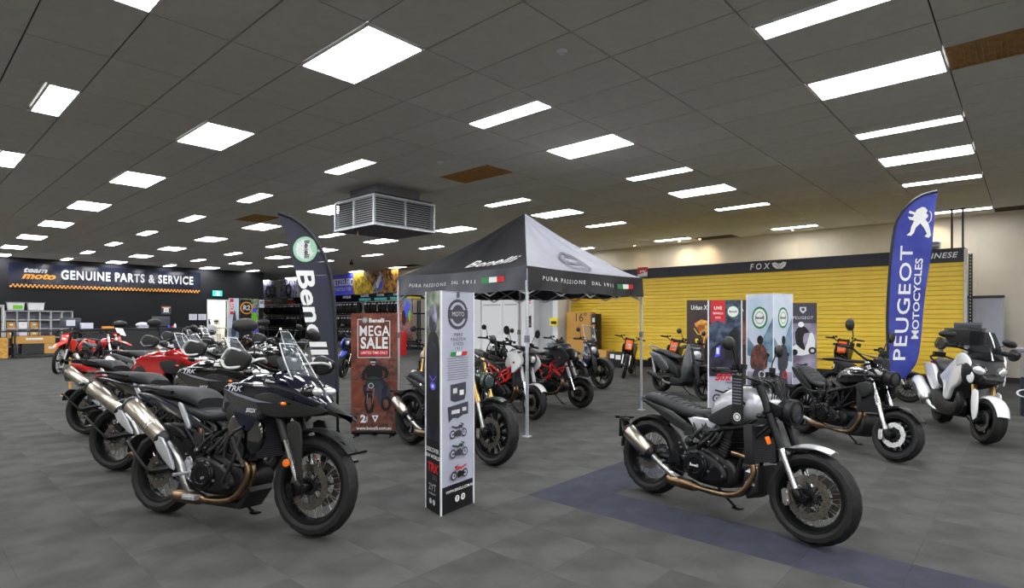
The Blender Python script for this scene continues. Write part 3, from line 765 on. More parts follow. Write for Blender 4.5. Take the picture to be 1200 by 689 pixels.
# colourful gear display behind the canopy post
b = MB().box((0, 0, 1.15), (.06, 1.5, 1.9)); b = b.build('gear_poster', 'gear_print'); b.location = (15.2, 20.0, .3); b.rotation_euler = (0, 0, -.25); tag(b, 'colourful motocross rider poster behind the canopy post', 'poster')
p = Print(frame((-.031, 0, 1.15), (0, -1, 0), (0, 0, 1)), .002)
p.rect('hill_print', -.1, .2, .75, .95); p.poly('blue_print', [(-.2, .2), (.1, .7), (.5, .8), (.5, .2)], 2); p.poly('ktm_orange', [(-.7, .0), (-.5, .5), (-.3, .3), (-.35, 0)], 2); p.poly('white_print', [(-.4, .3), (-.1, .5), (.0, .2)], 2); p.poly('lime', [(.4, .3), (.7, .4), (.6, -.1)], 2)
p.poly('black_print', [(-.3, .35), (0, .45), (.2, 0), (-.1, -.2)], 3); p.build(b)
b = MB().box((0, 0, .5), (.5, 1.25, 1.0)).build('red_plinth', 'red_print', bevel=.01); b.location = (14.6, 19.9, 0); b.rotation_euler = (0, 0, -.25); tag(b, 'red display plinth with white letters behind the canopy post', 'plinth')
p = Print(frame((-.251, 0, .62), (0, -1, 0), (0, 0, 1)), .002); p.text('white_print', 'CLV', 0, .05, .34, bold=.04, shear=.25); p.build(b)
b = MB().box((0, 0, 1.1), (.12, .5, 2.2)).build('black_locker', 'black_print', bevel=.01); b.location = (15.2, 16.75, 0); tag(b, 'narrow black panel standing at the end of the white doors', 'panel')
MB().box((-.065, 0, 1.7), (.01, .25, .35)).build('yellow_label', 'bright_yellow', b)
# ------------------------------------------------------------------ boxes at the yellow wall
b = MB().box((0, 0, .875), (.3, 1.0, 1.75)).build('bicycle_carton', 'cardboard_orange', bevel=.008); b.location = (15.95, 11.28, 0); tag(b, 'tall cardboard carton printed 16 leaning at the yellow wall', 'box')
p = Print(frame((-.151, 0, .95), (0, -1, 0), (0, 0, 1))); p.text('black_print', '16"', .08, .6, .4); p.rect('tan_filter', -.48, -.08, .48, -.06); p.build(b)
for i in range(3):
    b = MB().box((0, 0, .28), (.34, .17, .56)).build('parts_carton', 'black_print', bevel=.006); b.location = (15.95, 10.66, i*.565); tag(b, ['black carton at the bottom of the stack beside the tall cardboard carton', 'black carton in the middle of the stack beside the tall cardboard carton', 'black carton on top of the stack beside the tall cardboard carton'][i], 'box', 'stacked black cartons')
    p = Print(frame((-.171, 0, .28), (0, -1, 0), (0, 0, 1))); p.rect('white_print', -.05, .0, .05, .14); p.rect('cardboard', -.06, -.2, .06, -.08); p.build(b)
b = MB().box((0, 0, .26), (.5, .55, .52)).build('carton', 'cardboard_orange', bevel=.006); b.location = (15.5, 10.1, 0); tag(b, 'low cardboard carton on the floor at the yellow wall', 'box')
b = MB().box((0, 0, .24), (.45, .5, .48)).build('carton', 'black_print', bevel=.006); b.location = (15.5, 9.5, 0); tag(b, 'low black carton with white print at the yellow wall', 'box')
p = Print(frame((-.226, 0, .24), (0, -1, 0), (0, 0, 1))); p.rect('white_print', -.2, .05, -.05, .18); p.rect('white_print', .0, .02, .18, .16); p.build(b)
# yellow sign leaning at the beige column and two black hat-stand racks
b = MB().box((0, 0, 0), (.02, .34, .26)).build('wall_tag', 'bright_yellow'); b.location = (15.4, 12.02, 1.42); tag(b, 'small yellow and black tag beside the tall carton', 'sign')
p = Print(frame((-.011, 0, 0), (0, -1, 0), (0, 0, 1))); p.rect('black_print', -.12, -.08, .12, .02); p.build(b)
# ------------------------------------------------------------------ white cabinet and black counter at the beige wall
cb = empty('white_cabinet', (17.3, .83, 0), label='white two door cabinet with a black top edge at the beige wall', category='cabinet')
MB().box((.2, 0, 1.0), (.5, .78, 2.0)).build('cabinet_body', 'lilac_board', cb); MB().box((.18, 0, 2.03), (.56, .82, .05)).build('top_edge', 'fascia', cb)
for s in (-1, 1): 
    dd = MB().box((-.06, s*.195, 1.0), (.02, .38, 1.94)).build('cabinet_door', 'lilac_board', cb); MB().box((-.075, s*.03, 1.05), (.015, .015, .12)).build('handle', 'steel', dd)
def onbox(name, key, loc, d, label, c, bev=.01, rz=0):
    r = MB().box((0, 0, d[2]/2), d).build(name, key, bevel=bev); r.location = loc; r.rotation_euler = (0, 0, rz); tag(r, label, c); return r
ct = empty('sales_counter', (12.2, .0, 0), label='black sales counter with white lettering behind the white scooter', category='counter')
MB().box((0, -.95, .5), (.7, 2.1, 1.0)).build('counter_body', 'fascia', ct, bevel=.01); MB().box((0, -.95, 1.02), (.8, 2.2, .04)).build('worktop', 'grey_print', ct)
dp = MB(); dp.box((-.36, -.95, .8), (.02, 2.1, .38))
for i in range(26):
    for j in range(5): dp.box((-.372, -1.96+i*.08+(j % 2)*.04, .65+j*.075), (.006, .05, .014), rot=('X', .75 if (i+j) % 2 else -.75))
dp.build('checker_plate', 'steel', ct)
p = Print(frame((-.352, -.95, .42), (0, -1, 0), (0, 0, 1)))
p.text('white_print', 'PERFORMANCE', -.02, .12, .17, sx=1.2, bold=.01); p.ring('white_print', -.98, -.06, .09, .12, ay=.55); p.text('white_print', 'DOCTORS', .0, -.08, .25, sx=1.4, bold=.0); p.build(ct)
onbox('printer', 'screen_dark', (12.2, -.46, 1.045), (.5, .5, .18), 'grey printer on the black sales counter', 'printer')
monitor((12.05, -1.15, 1.045), pi/2, 'black monitor seen from behind on the black sales counter', .8, 'matt_black')
onbox('document_holder', 'glass_clear', (11.9, -.1, 1.045), (.04, .22, .32), 'clear document holder at the end of the sales counter', 'holder')
tb = empty('display_table', (14.2, .95, 0), rz=0, label='small steel table that carries the black cases behind the white scooter', category='table')
MB().box((0, 0, .98), (.6, .8, .04)).build('table_top', 'steel', tb); f = MB()
for x in (-.25, .25):
    for y in (-.35, .35): f.box((x, y, .48), (.04, .04, .96))
f.build('table_frame', 'steel', tb)
r = MB().puff([(-.25, 0), (.25, 0), (.3, .33), (-.3, .33)], .2, .03, sub=1).build('luggage_case', 'black_plastic'); r.location = (14.2, .93, 1.0); r.rotation_euler = (0, 0, pi/2-.1); tag(r, 'wide black luggage case on the small steel table', 'case')
MB().box((0, -.203, .25), (.56, .01, .015)).build('case_seam', 'grey_print', r)
r = onbox('storage_case', 'screen_dark', (14.2, .88, 1.335), (.3, .42, .1), 'slim grey box lying on the wide black luggage case', 'box')
tb2 = MB(); tb2.lathe([(0, 0), (.1, 0), (.1, .3), (.05, .38), (.05, .45), (0, .45)], (0, 0, 0), 'Z', 16); tb2.ell((0, 0, .52), (.11, .13, .1), 14, 8); tb2 = tb2.build('mascot_bottle', 'ktm_orange'); tb2.location = (12.45, -.02, 1.045)
tb2.scale = (.62, .62, .62); tb2.name = 'orange_dispenser'; tag(tb2, 'orange bottle shaped dispenser with a black cap on the sales counter', 'dispenser')
MB().ell((0, 0, .64), (.06, .06, .04), 10, 6).build('cap', 'black_plastic', tb2)

o = MB(); o.lathe([(0, 0), (.16, 0), (.16, .012), (.03, .03), (.02, .04), (.02, .75), (0, .75)], (0, 0, 0), 'Z', 20); o = o.build('floor_stand', 'wood'); o.location = (2.5, 14.05, 0)
tag(o, 'short yellow wooden post on a round base behind the red motorcycle tail', 'stand')
# ================================================================== MOTORCYCLES
# local frame: x forward from the rear axle foot, y to the rider's left, z up
def put(mb, name, key, parent, WBH, bevel=0, seg=2, xf=None, ang=38, **pr):
    mb.xf = Matrix.Translation((-WBH, 0, 0)) @ (xf if xf is not None else Matrix.Identity(4))
    return mb.build(name, key, parent, bevel, seg, ang, **pr)
class Bike:
    def __init__(s, name, label, x, y, yaw, wb, lean=-.12, category='motorcycle', group=None, steer=0, rake=25, Rf=.33, det=1):
        s.r = empty(name, (x, y, .006), radians(yaw), lean, label, category, group)
        s.h = wb/2; s.wb = wb; s.rake = radians(rake); s.Rf = Rf; s.det = det
        ax = Vector((-sin(s.rake), 0, cos(s.rake))); pv = Vector((wb-.06, 0, Rf))
        s.dir = ax
        s.sx = Matrix.Translation(pv) @ Matrix.Rotation(steer, 4, ax) @ Matrix.Translation(-pv)
    def b(s, mb, name, key=None, parent=None, front=False, **k):
        return put(mb, name, key, parent or s.r, s.h, xf=s.sx if front else None, **k)
    def F(s, t, off=0):      # point along the fork line, t metres above the axle
        return Vector((s.wb+s.dir.x*t+off*cos(s.rake), 0, s.Rf+s.dir.z*t+off*sin(s.rake)))
    def wheel(s, front, R, w, kind='wire', rim='black_metal', disc=(-1, 1), rd=.15, spoke='steel', n=10, rr=None, tread=True, disckey='disc_steel'):
        cx = s.wb if front else 0
        near = s.det > 1
        rr = rr or R-.092
        seg = 96 if near else 40
        c = (cx, 0, R)
        m = MB()
        m.lathe([(rr+.012, -.4*w), (rr+.012, -.34*w), (rr-.004, -.3*w), (rr-.02, -.12*w), (rr-.024, 0), (rr-.02, .12*w), (rr-.004, .3*w), (rr+.012, .34*w), (rr+.012, .4*w), (rr-.008, .38*w), (rr-.034, .13*w), (rr-.038, 0), (rr-.034, -.13*w), (rr-.008, -.38*w)], c, 'Y', seg, closed=True)
        if kind == 'cast':
            for i in range(n):
                a = 2*pi*i/n; d = .0
                for q in ((-1, 1) if near else (0,)):
                    a2 = a+q*.07
                    m.tube([(cx+.04*cos(a), 0, R+.04*sin(a)), (cx+(rr-.03)*cos(a2), 0, R+(rr-.03)*sin(a2))], [.016 if not near else .012, .010], 6)
        wr = s.b(m, 'front_wheel' if front else 'rear_wheel', rim, front=front)
        groove = (lambda i, j: .005 if (i in (3, 4, 8, 9) and (j+i) % 6 < 2) or (i in (5, 6, 7) and (j*2+i*3) % 12 < 2) else 0) if tread and near else None
        s.b(MB().lathe(tyre_profile(R, w, rr), c, 'Y', seg, closed=True, mod=groove), 'tyre', 'rubber', wr, front=front, ang=30)
        hub = MB(); hub.lathe([(0, -.07), (.022, -.07), (.022, -.055), (.045, -.05), (.035, -.03), (.03, 0), (.035, .03), (.045, .05), (.022, .055), (.022, .07), (0, .07)], c, 'Y', 20)
        s.b(hub, 'hub', 'black_metal', wr, front=front)
        if kind == 'wire':
            m = MB(); N = 36 if near else 20
            for i in range(N):
                a = 2*pi*i/N; sg = 1 if i % 2 else -1; da = .42*(1 if (i//2) % 2 else -1)
                m.tube([(cx+.042*cos(a+da), sg*.045, R+.042*sin(a+da)), (cx+(rr-.024)*cos(a), sg*.012, R+(rr-.024)*sin(a))], .0024 if near else .0034, 5)
            s.b(m, 'spokes', spoke, wr, front=front, kind='stuff')
        for sd in disc:
            y = sd*.068; r0 = rd-.052; m = MB()
            k = 72 if near else 28
            wav = (lambda i, j: .004 if i in (1, 2) and (j % 6) < 2 else 0) if near else None
            m.lathe([(r0, y-.0022), (rd, y-.0022), (rd, y+.0022), (r0, y+.0022)], c, 'Y', k, closed=True, mod=wav)
            do = s.b(m, 'brake_disc', disckey, wr, front=front)
            m = MB()
            if near:
                for i in range(24):
                    a = 2*pi*i/24; q = rd-.014-.012*(i % 3)
                    m.lathe([(0, y+sd*.0024), (.0042, y+sd*.0024), (.0042, y+sd*.0028), (0, y+sd*.0028)], (cx+q*cos(a), 0, R+q*sin(a)), 'Y', 6)
            m.lathe([(.03, y*.86), (.055, y*.86), (.06, y), (.05, y), (.03, y*.95)], c, 'Y', 20, closed=True)
            for i in range(8):
                a = 2*pi*i/8; m.tube([(cx+.05*cos(a), y*.95, R+.05*sin(a)), (cx+(r0+.008)*cos(a+.12), y, R+(r0+.008)*sin(a+.12))], .007, 5)
            s.b(m, 'disc_carrier', 'matt_black', do and wr, front=front)
        return wr
    def caliper(s, front=True, sd=-1, ang=200, rd=.15, key='steel'):
        cx, cz = (s.wb, s.Rf) if front else (0, s.Rr)
        a = radians(ang); px, pz = cx+(rd-.012)*cos(a), cz+(rd-.012)*sin(a)
        m = MB(); T = Matrix.Translation((px, sd*.082, pz)) @ Matrix.Rotation(-a+pi/2, 4, 'Y')
        for dx in (-.026, .026): m.ell((dx, 0, 0), (.02, .022, .026), 12, 8, T)
        m.box((0, 0, 0), (.09, .03, .05), T); m.box((0, sd*.012, 0), (.11, .016, .022), T)
        return s.b(m, 'brake_caliper', key, front=front, bevel=0)
    def fork(s, top=.84, split=.42, ru=.029, rl=.02, ku='black_metal', kl='chrome', yy=.098, lower=False, off=-.045, bottomkey=None):
        """upper tube ru, lower tube rl below split; lower=True puts the thick leg at the bottom"""
        for sd in (-1, 1):
            def P(t, o=0): v = s.F(t, off if o == 0 else o); return (v.x, sd*yy, v.z)
            if lower: a, b_, ka, kb = (rl, ru, kl, ku)
            else: a, b_, ka, kb = (ru, rl, ku, kl)
            m = MB(); m.tube([P(split), P(split+.015), P(top)], [a+.003, a, a], 16)
            m.tube([P(top), P(top+.012)], [a*.9, a*.7], 12)
            leg = s.b(m, 'fork_leg', ka, front=True)
            m = MB(); m.tube([P(.03), P(split+.01)], b_, 16)
            s.b(m, 'fork_slider', kb, leg, front=True)
            m = MB(); m.tube([P(.07), P(.05), P(-.03)], [b_*1.1, b_*1.5, b_*1.35], 14)
            m.tube([(s.wb, sd*(yy-.03), s.Rf), (s.wb, sd*(yy+.034), s.Rf)], .026, 14); m.tube([(s.wb, sd*(yy+.034), s.Rf), (s.wb, sd*(yy+.04), s.Rf)], .013, 6)
            v = s.F(.03, off/2); m.box((v.x, sd*yy, v.z), (.05, .036, .07), rot=('Y', -s.rake))
            s.b(m, 'axle_clamp', bottomkey or 'black_metal', leg, front=True, bevel=.003, seg=1)
        m = MB()
        for t in (top-.03, top-.24):
            v = s.F(t, off); v2 = s.F(t, off-.055)
            m.box((v.x, 0, v.z), (.06, yy*2+.07, .026), rot=('Y', -s.rake))
            m.box((v2.x, 0, v2.z), (.08, .1, .03), rot=('Y', -s.rake))
        a, b_ = s.F(top-.02, off-.06), s.F(top-.27, off-.06); m.tube([tuple(a), tuple(b_)], .03, 14)
        s.b(m, 'triple_clamp', 'black_metal', front=True, bevel=.006)
    def bars(s, x, z, w=.38, rise=.06, back=.1, r=.014, key='black_metal', lever=True, guard=None, mir=None, mx=-.0, mh=.17, mkey='black_plastic', mout=.05, barend=False, mback=0):
        pts = [(x-back, -w, z+rise-.005), (x-back*.6, -w+.13, z+rise), (x, -.12, z+.005), (x, 0, z), (x, .12, z+.005), (x-back*.6, w-.13, z+rise), (x-back, w, z+rise-.005)]
        hb = s.b(MB().curve(pts, r*.85, 10, 5), 'handlebar', key, front=True)
        m = MB(); m.box((x, 0, z-.02), (.05, .1, .05)); s.b(m, 'bar_clamp', 'black_metal', hb, front=True, bevel=.006)
        for sd in (-1, 1):
            e = Vector(pts[0 if sd < 0 else -1]); i_ = Vector(pts[1 if sd < 0 else -2]); d = (e-i_).normalized()
            m = MB(); m.tube([tuple(e-d*.12), tuple(e-d*.115), tuple(e-d*.005), tuple(e), tuple(e+d*.002)], [.017, .019, .019, .022, .015], 12); m.tube([tuple(e), tuple(e+d*.03)], .014, 10)
            g = s.b(m, 'grip', 'rubber', hb, front=True)
            if s.det:
                m = MB(); q = e-d*.15; m.box(tuple(q), (.045, .05, .04)); m.box(tuple(q+Vector((.02, 0, .02))), (.03, .035, .05))
                m.tube([tuple(q+Vector((.03, 0, 0))), tuple(q+Vector((.06, sd*.04, -.005))), tuple(e+Vector((.055, 0, -.012)))], [.007, .007, .005], 6)
                s.b(m, 'lever', 'black_metal', hb, front=True)
                m = MB(); q2 = q-d*.06; m.lathe([(0, -.02), (.022, -.02), (.024, .016), (0, .02)], tuple(q2+Vector((.03, 0, .035))), 'Z', 12); s.b(m, 'fluid_reservoir', 'black_plastic', hb, front=True)
            if mir:
                b0 = e-d*.16+Vector((.01, 0, .01)) if not barend else e
                top = b0+Vector((mx, sd*mout, mh)); m = MB()
                m.curve([tuple(b0), tuple(b0+Vector((.0, sd*.01, mh*.5))), tuple(top)], .006, 7, 4)
                mo = s.b(m, 'mirror', mkey, front=True)
                T = Matrix.Translation(top+Vector((0, sd*.045, .03))) @ Matrix.Rotation(sd*.2, 4, 'Z') @ Matrix.Rotation(-.08, 4, 'Y') @ Matrix.Rotation(sd*-.15, 4, 'X')
                hw, hh = {'round': (.052, .052), 'tear': (.075, .046), 'big': (.098, .05), 'leaf': (.052, .07)}[mir]
                m = MB(); m.ell((.0, 0, 0), (.026, hw, hh), 18, 10, T); s.b(m, 'mirror_housing', mkey, mo, front=True)
                m = MB(); m.ell((-.020, 0, 0), (.008, hw*.86, hh*.86), 18, 8, T); s.b(m, 'mirror_glass', 'mirror_glass', mo, front=True)
            if guard:
                m = MB(); o1 = e+Vector((.06, sd*.02, -.03))
                prof = [(x-back-.03, z-.02), (x-back+.02, z+.075), (x-back+.11, z+.07), (x-back+.19, z+.03), (x-back+.16, z-.05), (x-back+.05, z-.075)]
                yo = sd*(w-.02)
                m.puff([(a+.02, b_+rise) for a, b_ in prof], .018, .015, yc=yo+sd*.05, sub=3)
                ho = s.b(m, 'hand_guard', 'black_plastic', front=True)
                m = MB(); m.curve([(x-back-.02, yo+sd*.072, z+rise), (x-back+.03, yo+sd*.075, z+rise-.05), (x-back+.14, yo+sd*.06, z+rise-.04), (x-back+.2, yo+sd*.02, z+rise), (x-back+.19, yo-sd*.08, z+rise+.02), (x-back+.1, yo-sd*.2, z+rise+.0)], .009, 8, 4)
                m.curve([(x-back-.02, yo+sd*.07, z+rise+.01), (x-back+.04, yo+sd*.075, z+rise+.075), (x-back+.13, yo+sd*.06, z+rise+.06), (x-back+.2, yo+sd*.02, z+rise+.01)], .007, 8, 4)
                s.b(m, 'guard_rail', guard, ho, front=True)
        return hb
    def engine(s, x0=.42, z0=.2, sc=1.0, key='engine_black', cover='black_metal', single=False, red=False):
        def Q(P): return [(x0+a*sc, z0+b*sc) for a, b in P]
        m = MB(); m.puff(Q([(0, .12), (.02, .26), (.12, .31), (.3, .27), (.46, .2), (.5, .1), (.42, .02), (.2, 0), (.05, .03)]), .15*sc, .04, sub=3)
        m.puff(Q([(.02, .1), (.06, .24), (.2, .26), (.38, .18), (.42, .08), (.3, .03), (.1, .04)]), .185*sc, .03, sub=3)
        eng = s.b(m, 'engine', key)
        w = .1 if single else .15
        T = Matrix.Translation((x0+.3*sc, 0, z0+.26*sc)) @ Matrix.Rotation(radians(16), 4, 'Y')
        m = MB(); m.box((0, 0, .07*sc), (.17*sc, w*1.9*sc, .16*sc), T)
        for i in range(6): m.box((0, 0, (.02+i*.022)*sc), (.2*sc, w*2.05*sc, .007*sc), T)
        m.box((0, 0, .19*sc), (.16*sc, w*2*sc, .08*sc), T); m.box((0, 0, .235*sc), (.13*sc, w*1.7*sc, .03*sc), T)
        s.b(m, 'cylinder_block', key, eng, bevel=.003, seg=1)
        for sd in (-1, 1):
            y = sd*.19*sc; c = (x0+.16*sc, y, z0+.14*sc)
            m = MB(); m.lathe([(.105*sc, -sd*.03), (.105*sc, sd*.004), (.095*sc, sd*.012), (.085*sc, sd*.012), (.08*sc, sd*.02), (.06*sc, sd*.022), (.055*sc, sd*.018), (0, sd*.018)], c, 'Y', 32)
            m.lathe([(.06*sc, -sd*.03), (.06*sc, 0), (.05*sc, sd*.01), (0, sd*.01)], (x0+.33*sc, y*.92, z0+.11*sc), 'Y', 24)
            for i in range(9):
                a = 2*pi*i/9; m.lathe([(.0, sd*.01), (.008, sd*.01), (.008, sd*.016), (0, sd*.016)], (c[0]+.1*sc*cos(a), y, c[2]+.1*sc*sin(a)), 'Y', 6)
            s.b(m, 'clutch_cover' if sd < 0 else 'alternator_cover', cover, eng)
        if s.det > 1:
            m = MB(); random.seed(3)
            for i in range(7):   # hoses and cables around the engine
                a = random.uniform(.05, .4); m.curve([(x0+a, -.15-.02*(i % 3), z0+.3), (x0+a+.06, -.17, z0+.36+.02*(i % 2)), (x0+a+.02+.05*(i % 3), -.14, z0+.46), (x0+a-.02, -.1, z0+.52)], .008+.003*(i % 3), 7, 4)
            m.ell((x0+.2, -.13, z0+.4), (.07, .04, .05), 14, 8); m.box((x0+.05, -.14, z0+.38), (.08, .05, .07)); m.ell((x0+.05, -.15, z0+.3), (.035, .03, .035), 12, 8)
            s.b(m, 'hoses', 'matt_black', eng)
            m = MB()
            for i in range(10): m.lathe([(0, -.012), (.009, -.012), (.009, 0), (0, 0)], (x0+random.uniform(-.02, .48), -.19*sc, z0+random.uniform(.03, .32)), 'Y', 6)
            s.b(m, 'bolts', 'steel', eng, kind='stuff')
        return eng
    def headers(s, x0=.42, z0=.2, key='bronze_pipe', xf=.93, zt=.52, zb=.2, back=.1, y=-.03, r=.021, n=2):
        m = MB()
        for i in range(n):
            yy = y-.05*i+.03
            m.curve([(xf-.16, yy, zt), (xf-.02, yy-.01, zt-.02), (xf+.02, yy-.01, (zt+zb)/2+.03), (xf-.06, yy-.02, zb+.04), (xf-.2, yy-.02, zb-.01), (back+.25, y-.06, zb-.01)], r, 12, 6)
        m.tube([(back+.3, y-.05, zb-.01), (back+.24, y-.05, zb-.01), (back+.05, y-.05, zb-.01), (back, y-.06, zb)], [r, r*2, r*2, r*1.4], 14)
        return s.b(m, 'exhaust_pipes', key)
    def silencer(s, P, r, key='brushed', cap='black_plastic', link=None, flat=1.0, bands=True, lkey='steel'):
        P = [Vector(p) for p in P]; d = (P[1]-P[0]).normalized(); L = (P[1]-P[0]).length
        f = lambda t: tuple(P[0]+d*L*t)
        m = MB(); m.tube([f(0), f(.02), f(.5), f(.98), f(1)], [r*.92, r, r*1.02, r*1.02, r*.95], 24)
        so = s.b(m, 'silencer', key)
        m = MB(); m.tube([f(-.14), f(-.1), f(.03), f(.03)], [r*.5, r*.8, r*1.03, r*.9], 24); s.b(m, 'silencer_collar', cap, so)
        m = MB(); m.tube([f(.95), f(1.0), f(1.05)], [r*1.04, r*1.04, r*.8], 24); m.tube([f(1.0), f(1.08)], r*.35, 12); s.b(m, 'end_cap', cap, so)
        if bands:
            m = MB()
            for t in (.3, .36): m.tube([f(t), f(t+.012)], r*1.05, 24)
            s.b(m, 'clamp_band', 'steel', so)
        if link:
            s.b(MB().curve([link[0]]+list(link[1:])+[f(-.1)], r*.42, 12, 5), 'link_pipe', lkey, so)
        return so
    def swing(s, R, piv=(.45, 0, .36), key='black_metal', y=.13, box=True):
        s.Rr = R
        m = MB()
        for sd in (-1, 1):
            m.tube([(piv[0], sd*y*.8, piv[2]), (.2, sd*y, (piv[2]+R)/2+.01), (-.03, sd*y, R)], [.034, .028, .02], 8)
            m.box((-.01, sd*y, R), (.09, .02, .045))
            m.tube([(0, sd*(y-.02), R), (0, sd*(y+.03), R)], .016, 8)
        m.tube([(piv[0], -y, piv[2]), (piv[0], y, piv[2])], .03, 12); m.tube([(.24, -y, (piv[2]+R)/2), (.24, y, (piv[2]+R)/2)], .022, 8)
        sw_ = s.b(m, 'swingarm', key)
        m = MB(); c = (0, .1, R)
        m.lathe([(.06, -.003), (.1, -.003), (.1, .003), (.06, .003)], c, 'Y', 32, closed=True, mod=lambda i, j: .006 if i in (1, 2) and j % 2 else 0)
        for z in (.098, -.098): m.tube([(0, .1, R+z), (piv[0]+.03, .1, piv[2]+z*.45)], .006, 5)
        s.b(m, 'chain', 'dgrey_print', sw_)
    def shock(s, a, b, r=.034, key='dgrey_print', y=0, name='rear_shock'):
        a, b = Vector(a), Vector(b); d = b-a; L = d.length; d.normalize(); u = d.orthogonal().normalized(); w = d.cross(u)
        m = MB(); m.tube([tuple(a), tuple(b)], r*.5, 12); m.tube([tuple(a), tuple(a+d*L*.12)], r*.9, 12); m.tube([tuple(b-d*L*.2), tuple(b)], r*.8, 12)
        o = s.b(m, name, 'black_metal')
        m = MB(); P = []
        for i in range(73):
            t = i/72; an = t*2*pi*6; P.append(tuple(a+d*(L*(.12+.66*t))+u*(r*cos(an))+w*(r*sin(an))))
        m.tube(P, r*.17, 6); s.b(m, 'spring', key, o)
    def tubes(s, segs, r=.014, name='frame', key='black_metal', mirror=True):
        m = MB()
        for P in segs:
            for sd in ((-1, 1) if mirror else (1,)):
                m.curve([(p[0], sd*p[1], p[2]) for p in P], r, 8, 3) if len(P) > 2 else m.tube([(p[0], sd*p[1], p[2]) for p in P], r, 8)
        return s.b(m, name, key)
    def radiator(s, x, z0, z1, w=.17, tilt=.15, cov='black_plastic', d=.035):
        h = z1-z0; zc = (z0+z1)/2
        T = Matrix.Translation((x, 0, zc)) @ Matrix.Rotation(-tilt, 4, 'Y')
        m = MB(); m.box((0, 0, 0), (d, w*2, h), T); ro = s.b(m, 'radiator', 'matt_black', bevel=.004, seg=1)
        m = MB()
        for i in range(26): m.box((d/2+.002, 0, -h/2+(i+.5)*h/26), (.006, w*1.85, h/80), T)
        s.b(m, 'radiator_fins', 'dgrey_print', ro, kind='stuff')
        for sd in (-1, 1): s.b(MB().box((.0, sd*(w+.008), 0), (.07, .016, h+.02), T), 'radiator_shroud', cov, ro, bevel=.005)
        return ro
    def pegs(s, x=.42, z=.34, y=.2, bracket='black_metal'):
        for sd in (-1, 1):
            m = MB(); m.tube([(x, sd*.15, z), (x-.02, sd*(y+.09), z)], [.013, .011], 8); m.puff([(x-.06, z-.03), (x-.05, z+.08), (x-.01, z+.12), (x+.04, z+.05), (x+.05, z-.02)], .007, .003, yc=sd*.165, sub=2)
            m.curve([(x+.02, sd*.19, z-.03), (x+.1, sd*.2, z-.05), (x+.19, sd*.2, z-.01)], .007, 6, 3); m.tube([(x+.19, sd*.19, z-.01), (x+.19, sd*.23, z-.01)], .009, 6)
            s.b(m, 'footpeg', bracket)
    def stand(s, x=.5, z=.2, out=.24, key='black_metal'):
        zz = .012+out*.1; m = MB(); m.curve([(x, .12, z), (x+.07, .18, z*.55), (x+.14, out, zz)], .011, 8, 4); m.box((x+.15, out+.01, zz-.004), (.07, .05, .01)); s.b(m, 'side_stand', key)
    def lamp_round(s, x, z, r=.085, key='black_plastic', depth=.12, bez='black_metal'):
        m = MB(); m.lathe([(0, -depth), (r*.45, -depth*.95), (r*.85, -depth*.6), (r, -.02), (r, .02), (r*.9, .025)], (x, 0, z), 'X', 32)
        o = s.b(m, 'headlight', key, front=True)
        s.b(MB().lathe([(r*.92, .012), (r*.92, .03), (r*.78, .034), (r*.74, .02)], (x, 0, z), 'X', 32, closed=True), 'headlight_ring', bez, o, front=True)
        m = MB(); m.lathe([(r*.9, .018), (r*.6, .032), (0, .038)], (x, 0, z), 'X', 28); s.b(m, 'lens', 'glass_clear', o, front=True)
        m = MB(); m.lathe([(r*.72, .008), (r*.5, -.01), (0, -.02)], (x, 0, z), 'X', 24); m.box((x+.012, 0, z), (.006, r*1.5, .012)); s.b(m, 'reflector', 'lens', o, front=True)
        return o
    def blinkers(s, fx, fz, rx, rz, fy=.17, ry=.14, key='amber'):
        for (x, y, z, fr) in ((fx, fy, fz, True), (rx, ry, rz, False)):
            for sd in (-1, 1):
                m = MB(); m.tube([(x, sd*(y-.08), z), (x, sd*y, z)], .007, 6); m.ell((x, sd*(y+.02), z), (.018, .035, .018), 12, 8)
                o = s.b(m, 'turn_signal', 'black_plastic', front=fr)
                s.b(MB().ell((x+(.01 if fr else -.01), sd*(y+.02), z), (.014, .03, .014), 10, 6), 'amber_lens', key, o, front=fr)
    def plate(s, x, z, h=.2, a=-.5, arm=None, w=.09, key='black_plastic', light=True):
        T = Matrix.Translation((x, 0, z)) @ Matrix.Rotation(a, 4, 'Y')
        m = MB(); m.box((0, 0, 0), (.008, w*2, h), T); m.box((.02, 0, h*.45), (.05, w*1.2, .03), T)
        if arm:
            for sd in (-1, 1): m.tube([tuple(T @ Vector((0, 0, h*.4)))[:1]+(sd*.03,)+tuple(T @ Vector((0, 0, h*.4)))[2:]]+[(p[0], sd*p[1], p[2]) for p in arm], .012, 8)
        o = s.b(m, 'plate_holder', key, bevel=.003, seg=1)
        if light: s.b(MB().box((-.012, 0, -h*.3), (.012, .07, .03), T), 'reflector', 'red_lens', o)
    def text(s, body, x, z, size, key='silver_print', y=-.2, rot=0, parent=None, sx=1, sd=-1, tilt=0, name='lettering', **k):
        vs, fs = text_mesh(body, 1, **k); m = MB()
        c, d = cos(rot), sin(rot)
        pts = [((x+(p[0]*c*sx-p[1]*d)*size*(1 if sd < 0 else -1)), y-tilt*(p[1]*size), z+(p[0]*d*sx+p[1]*c)*size) for p in vs]
        m.add(pts, fs); return s.b(m, name, key, parent)
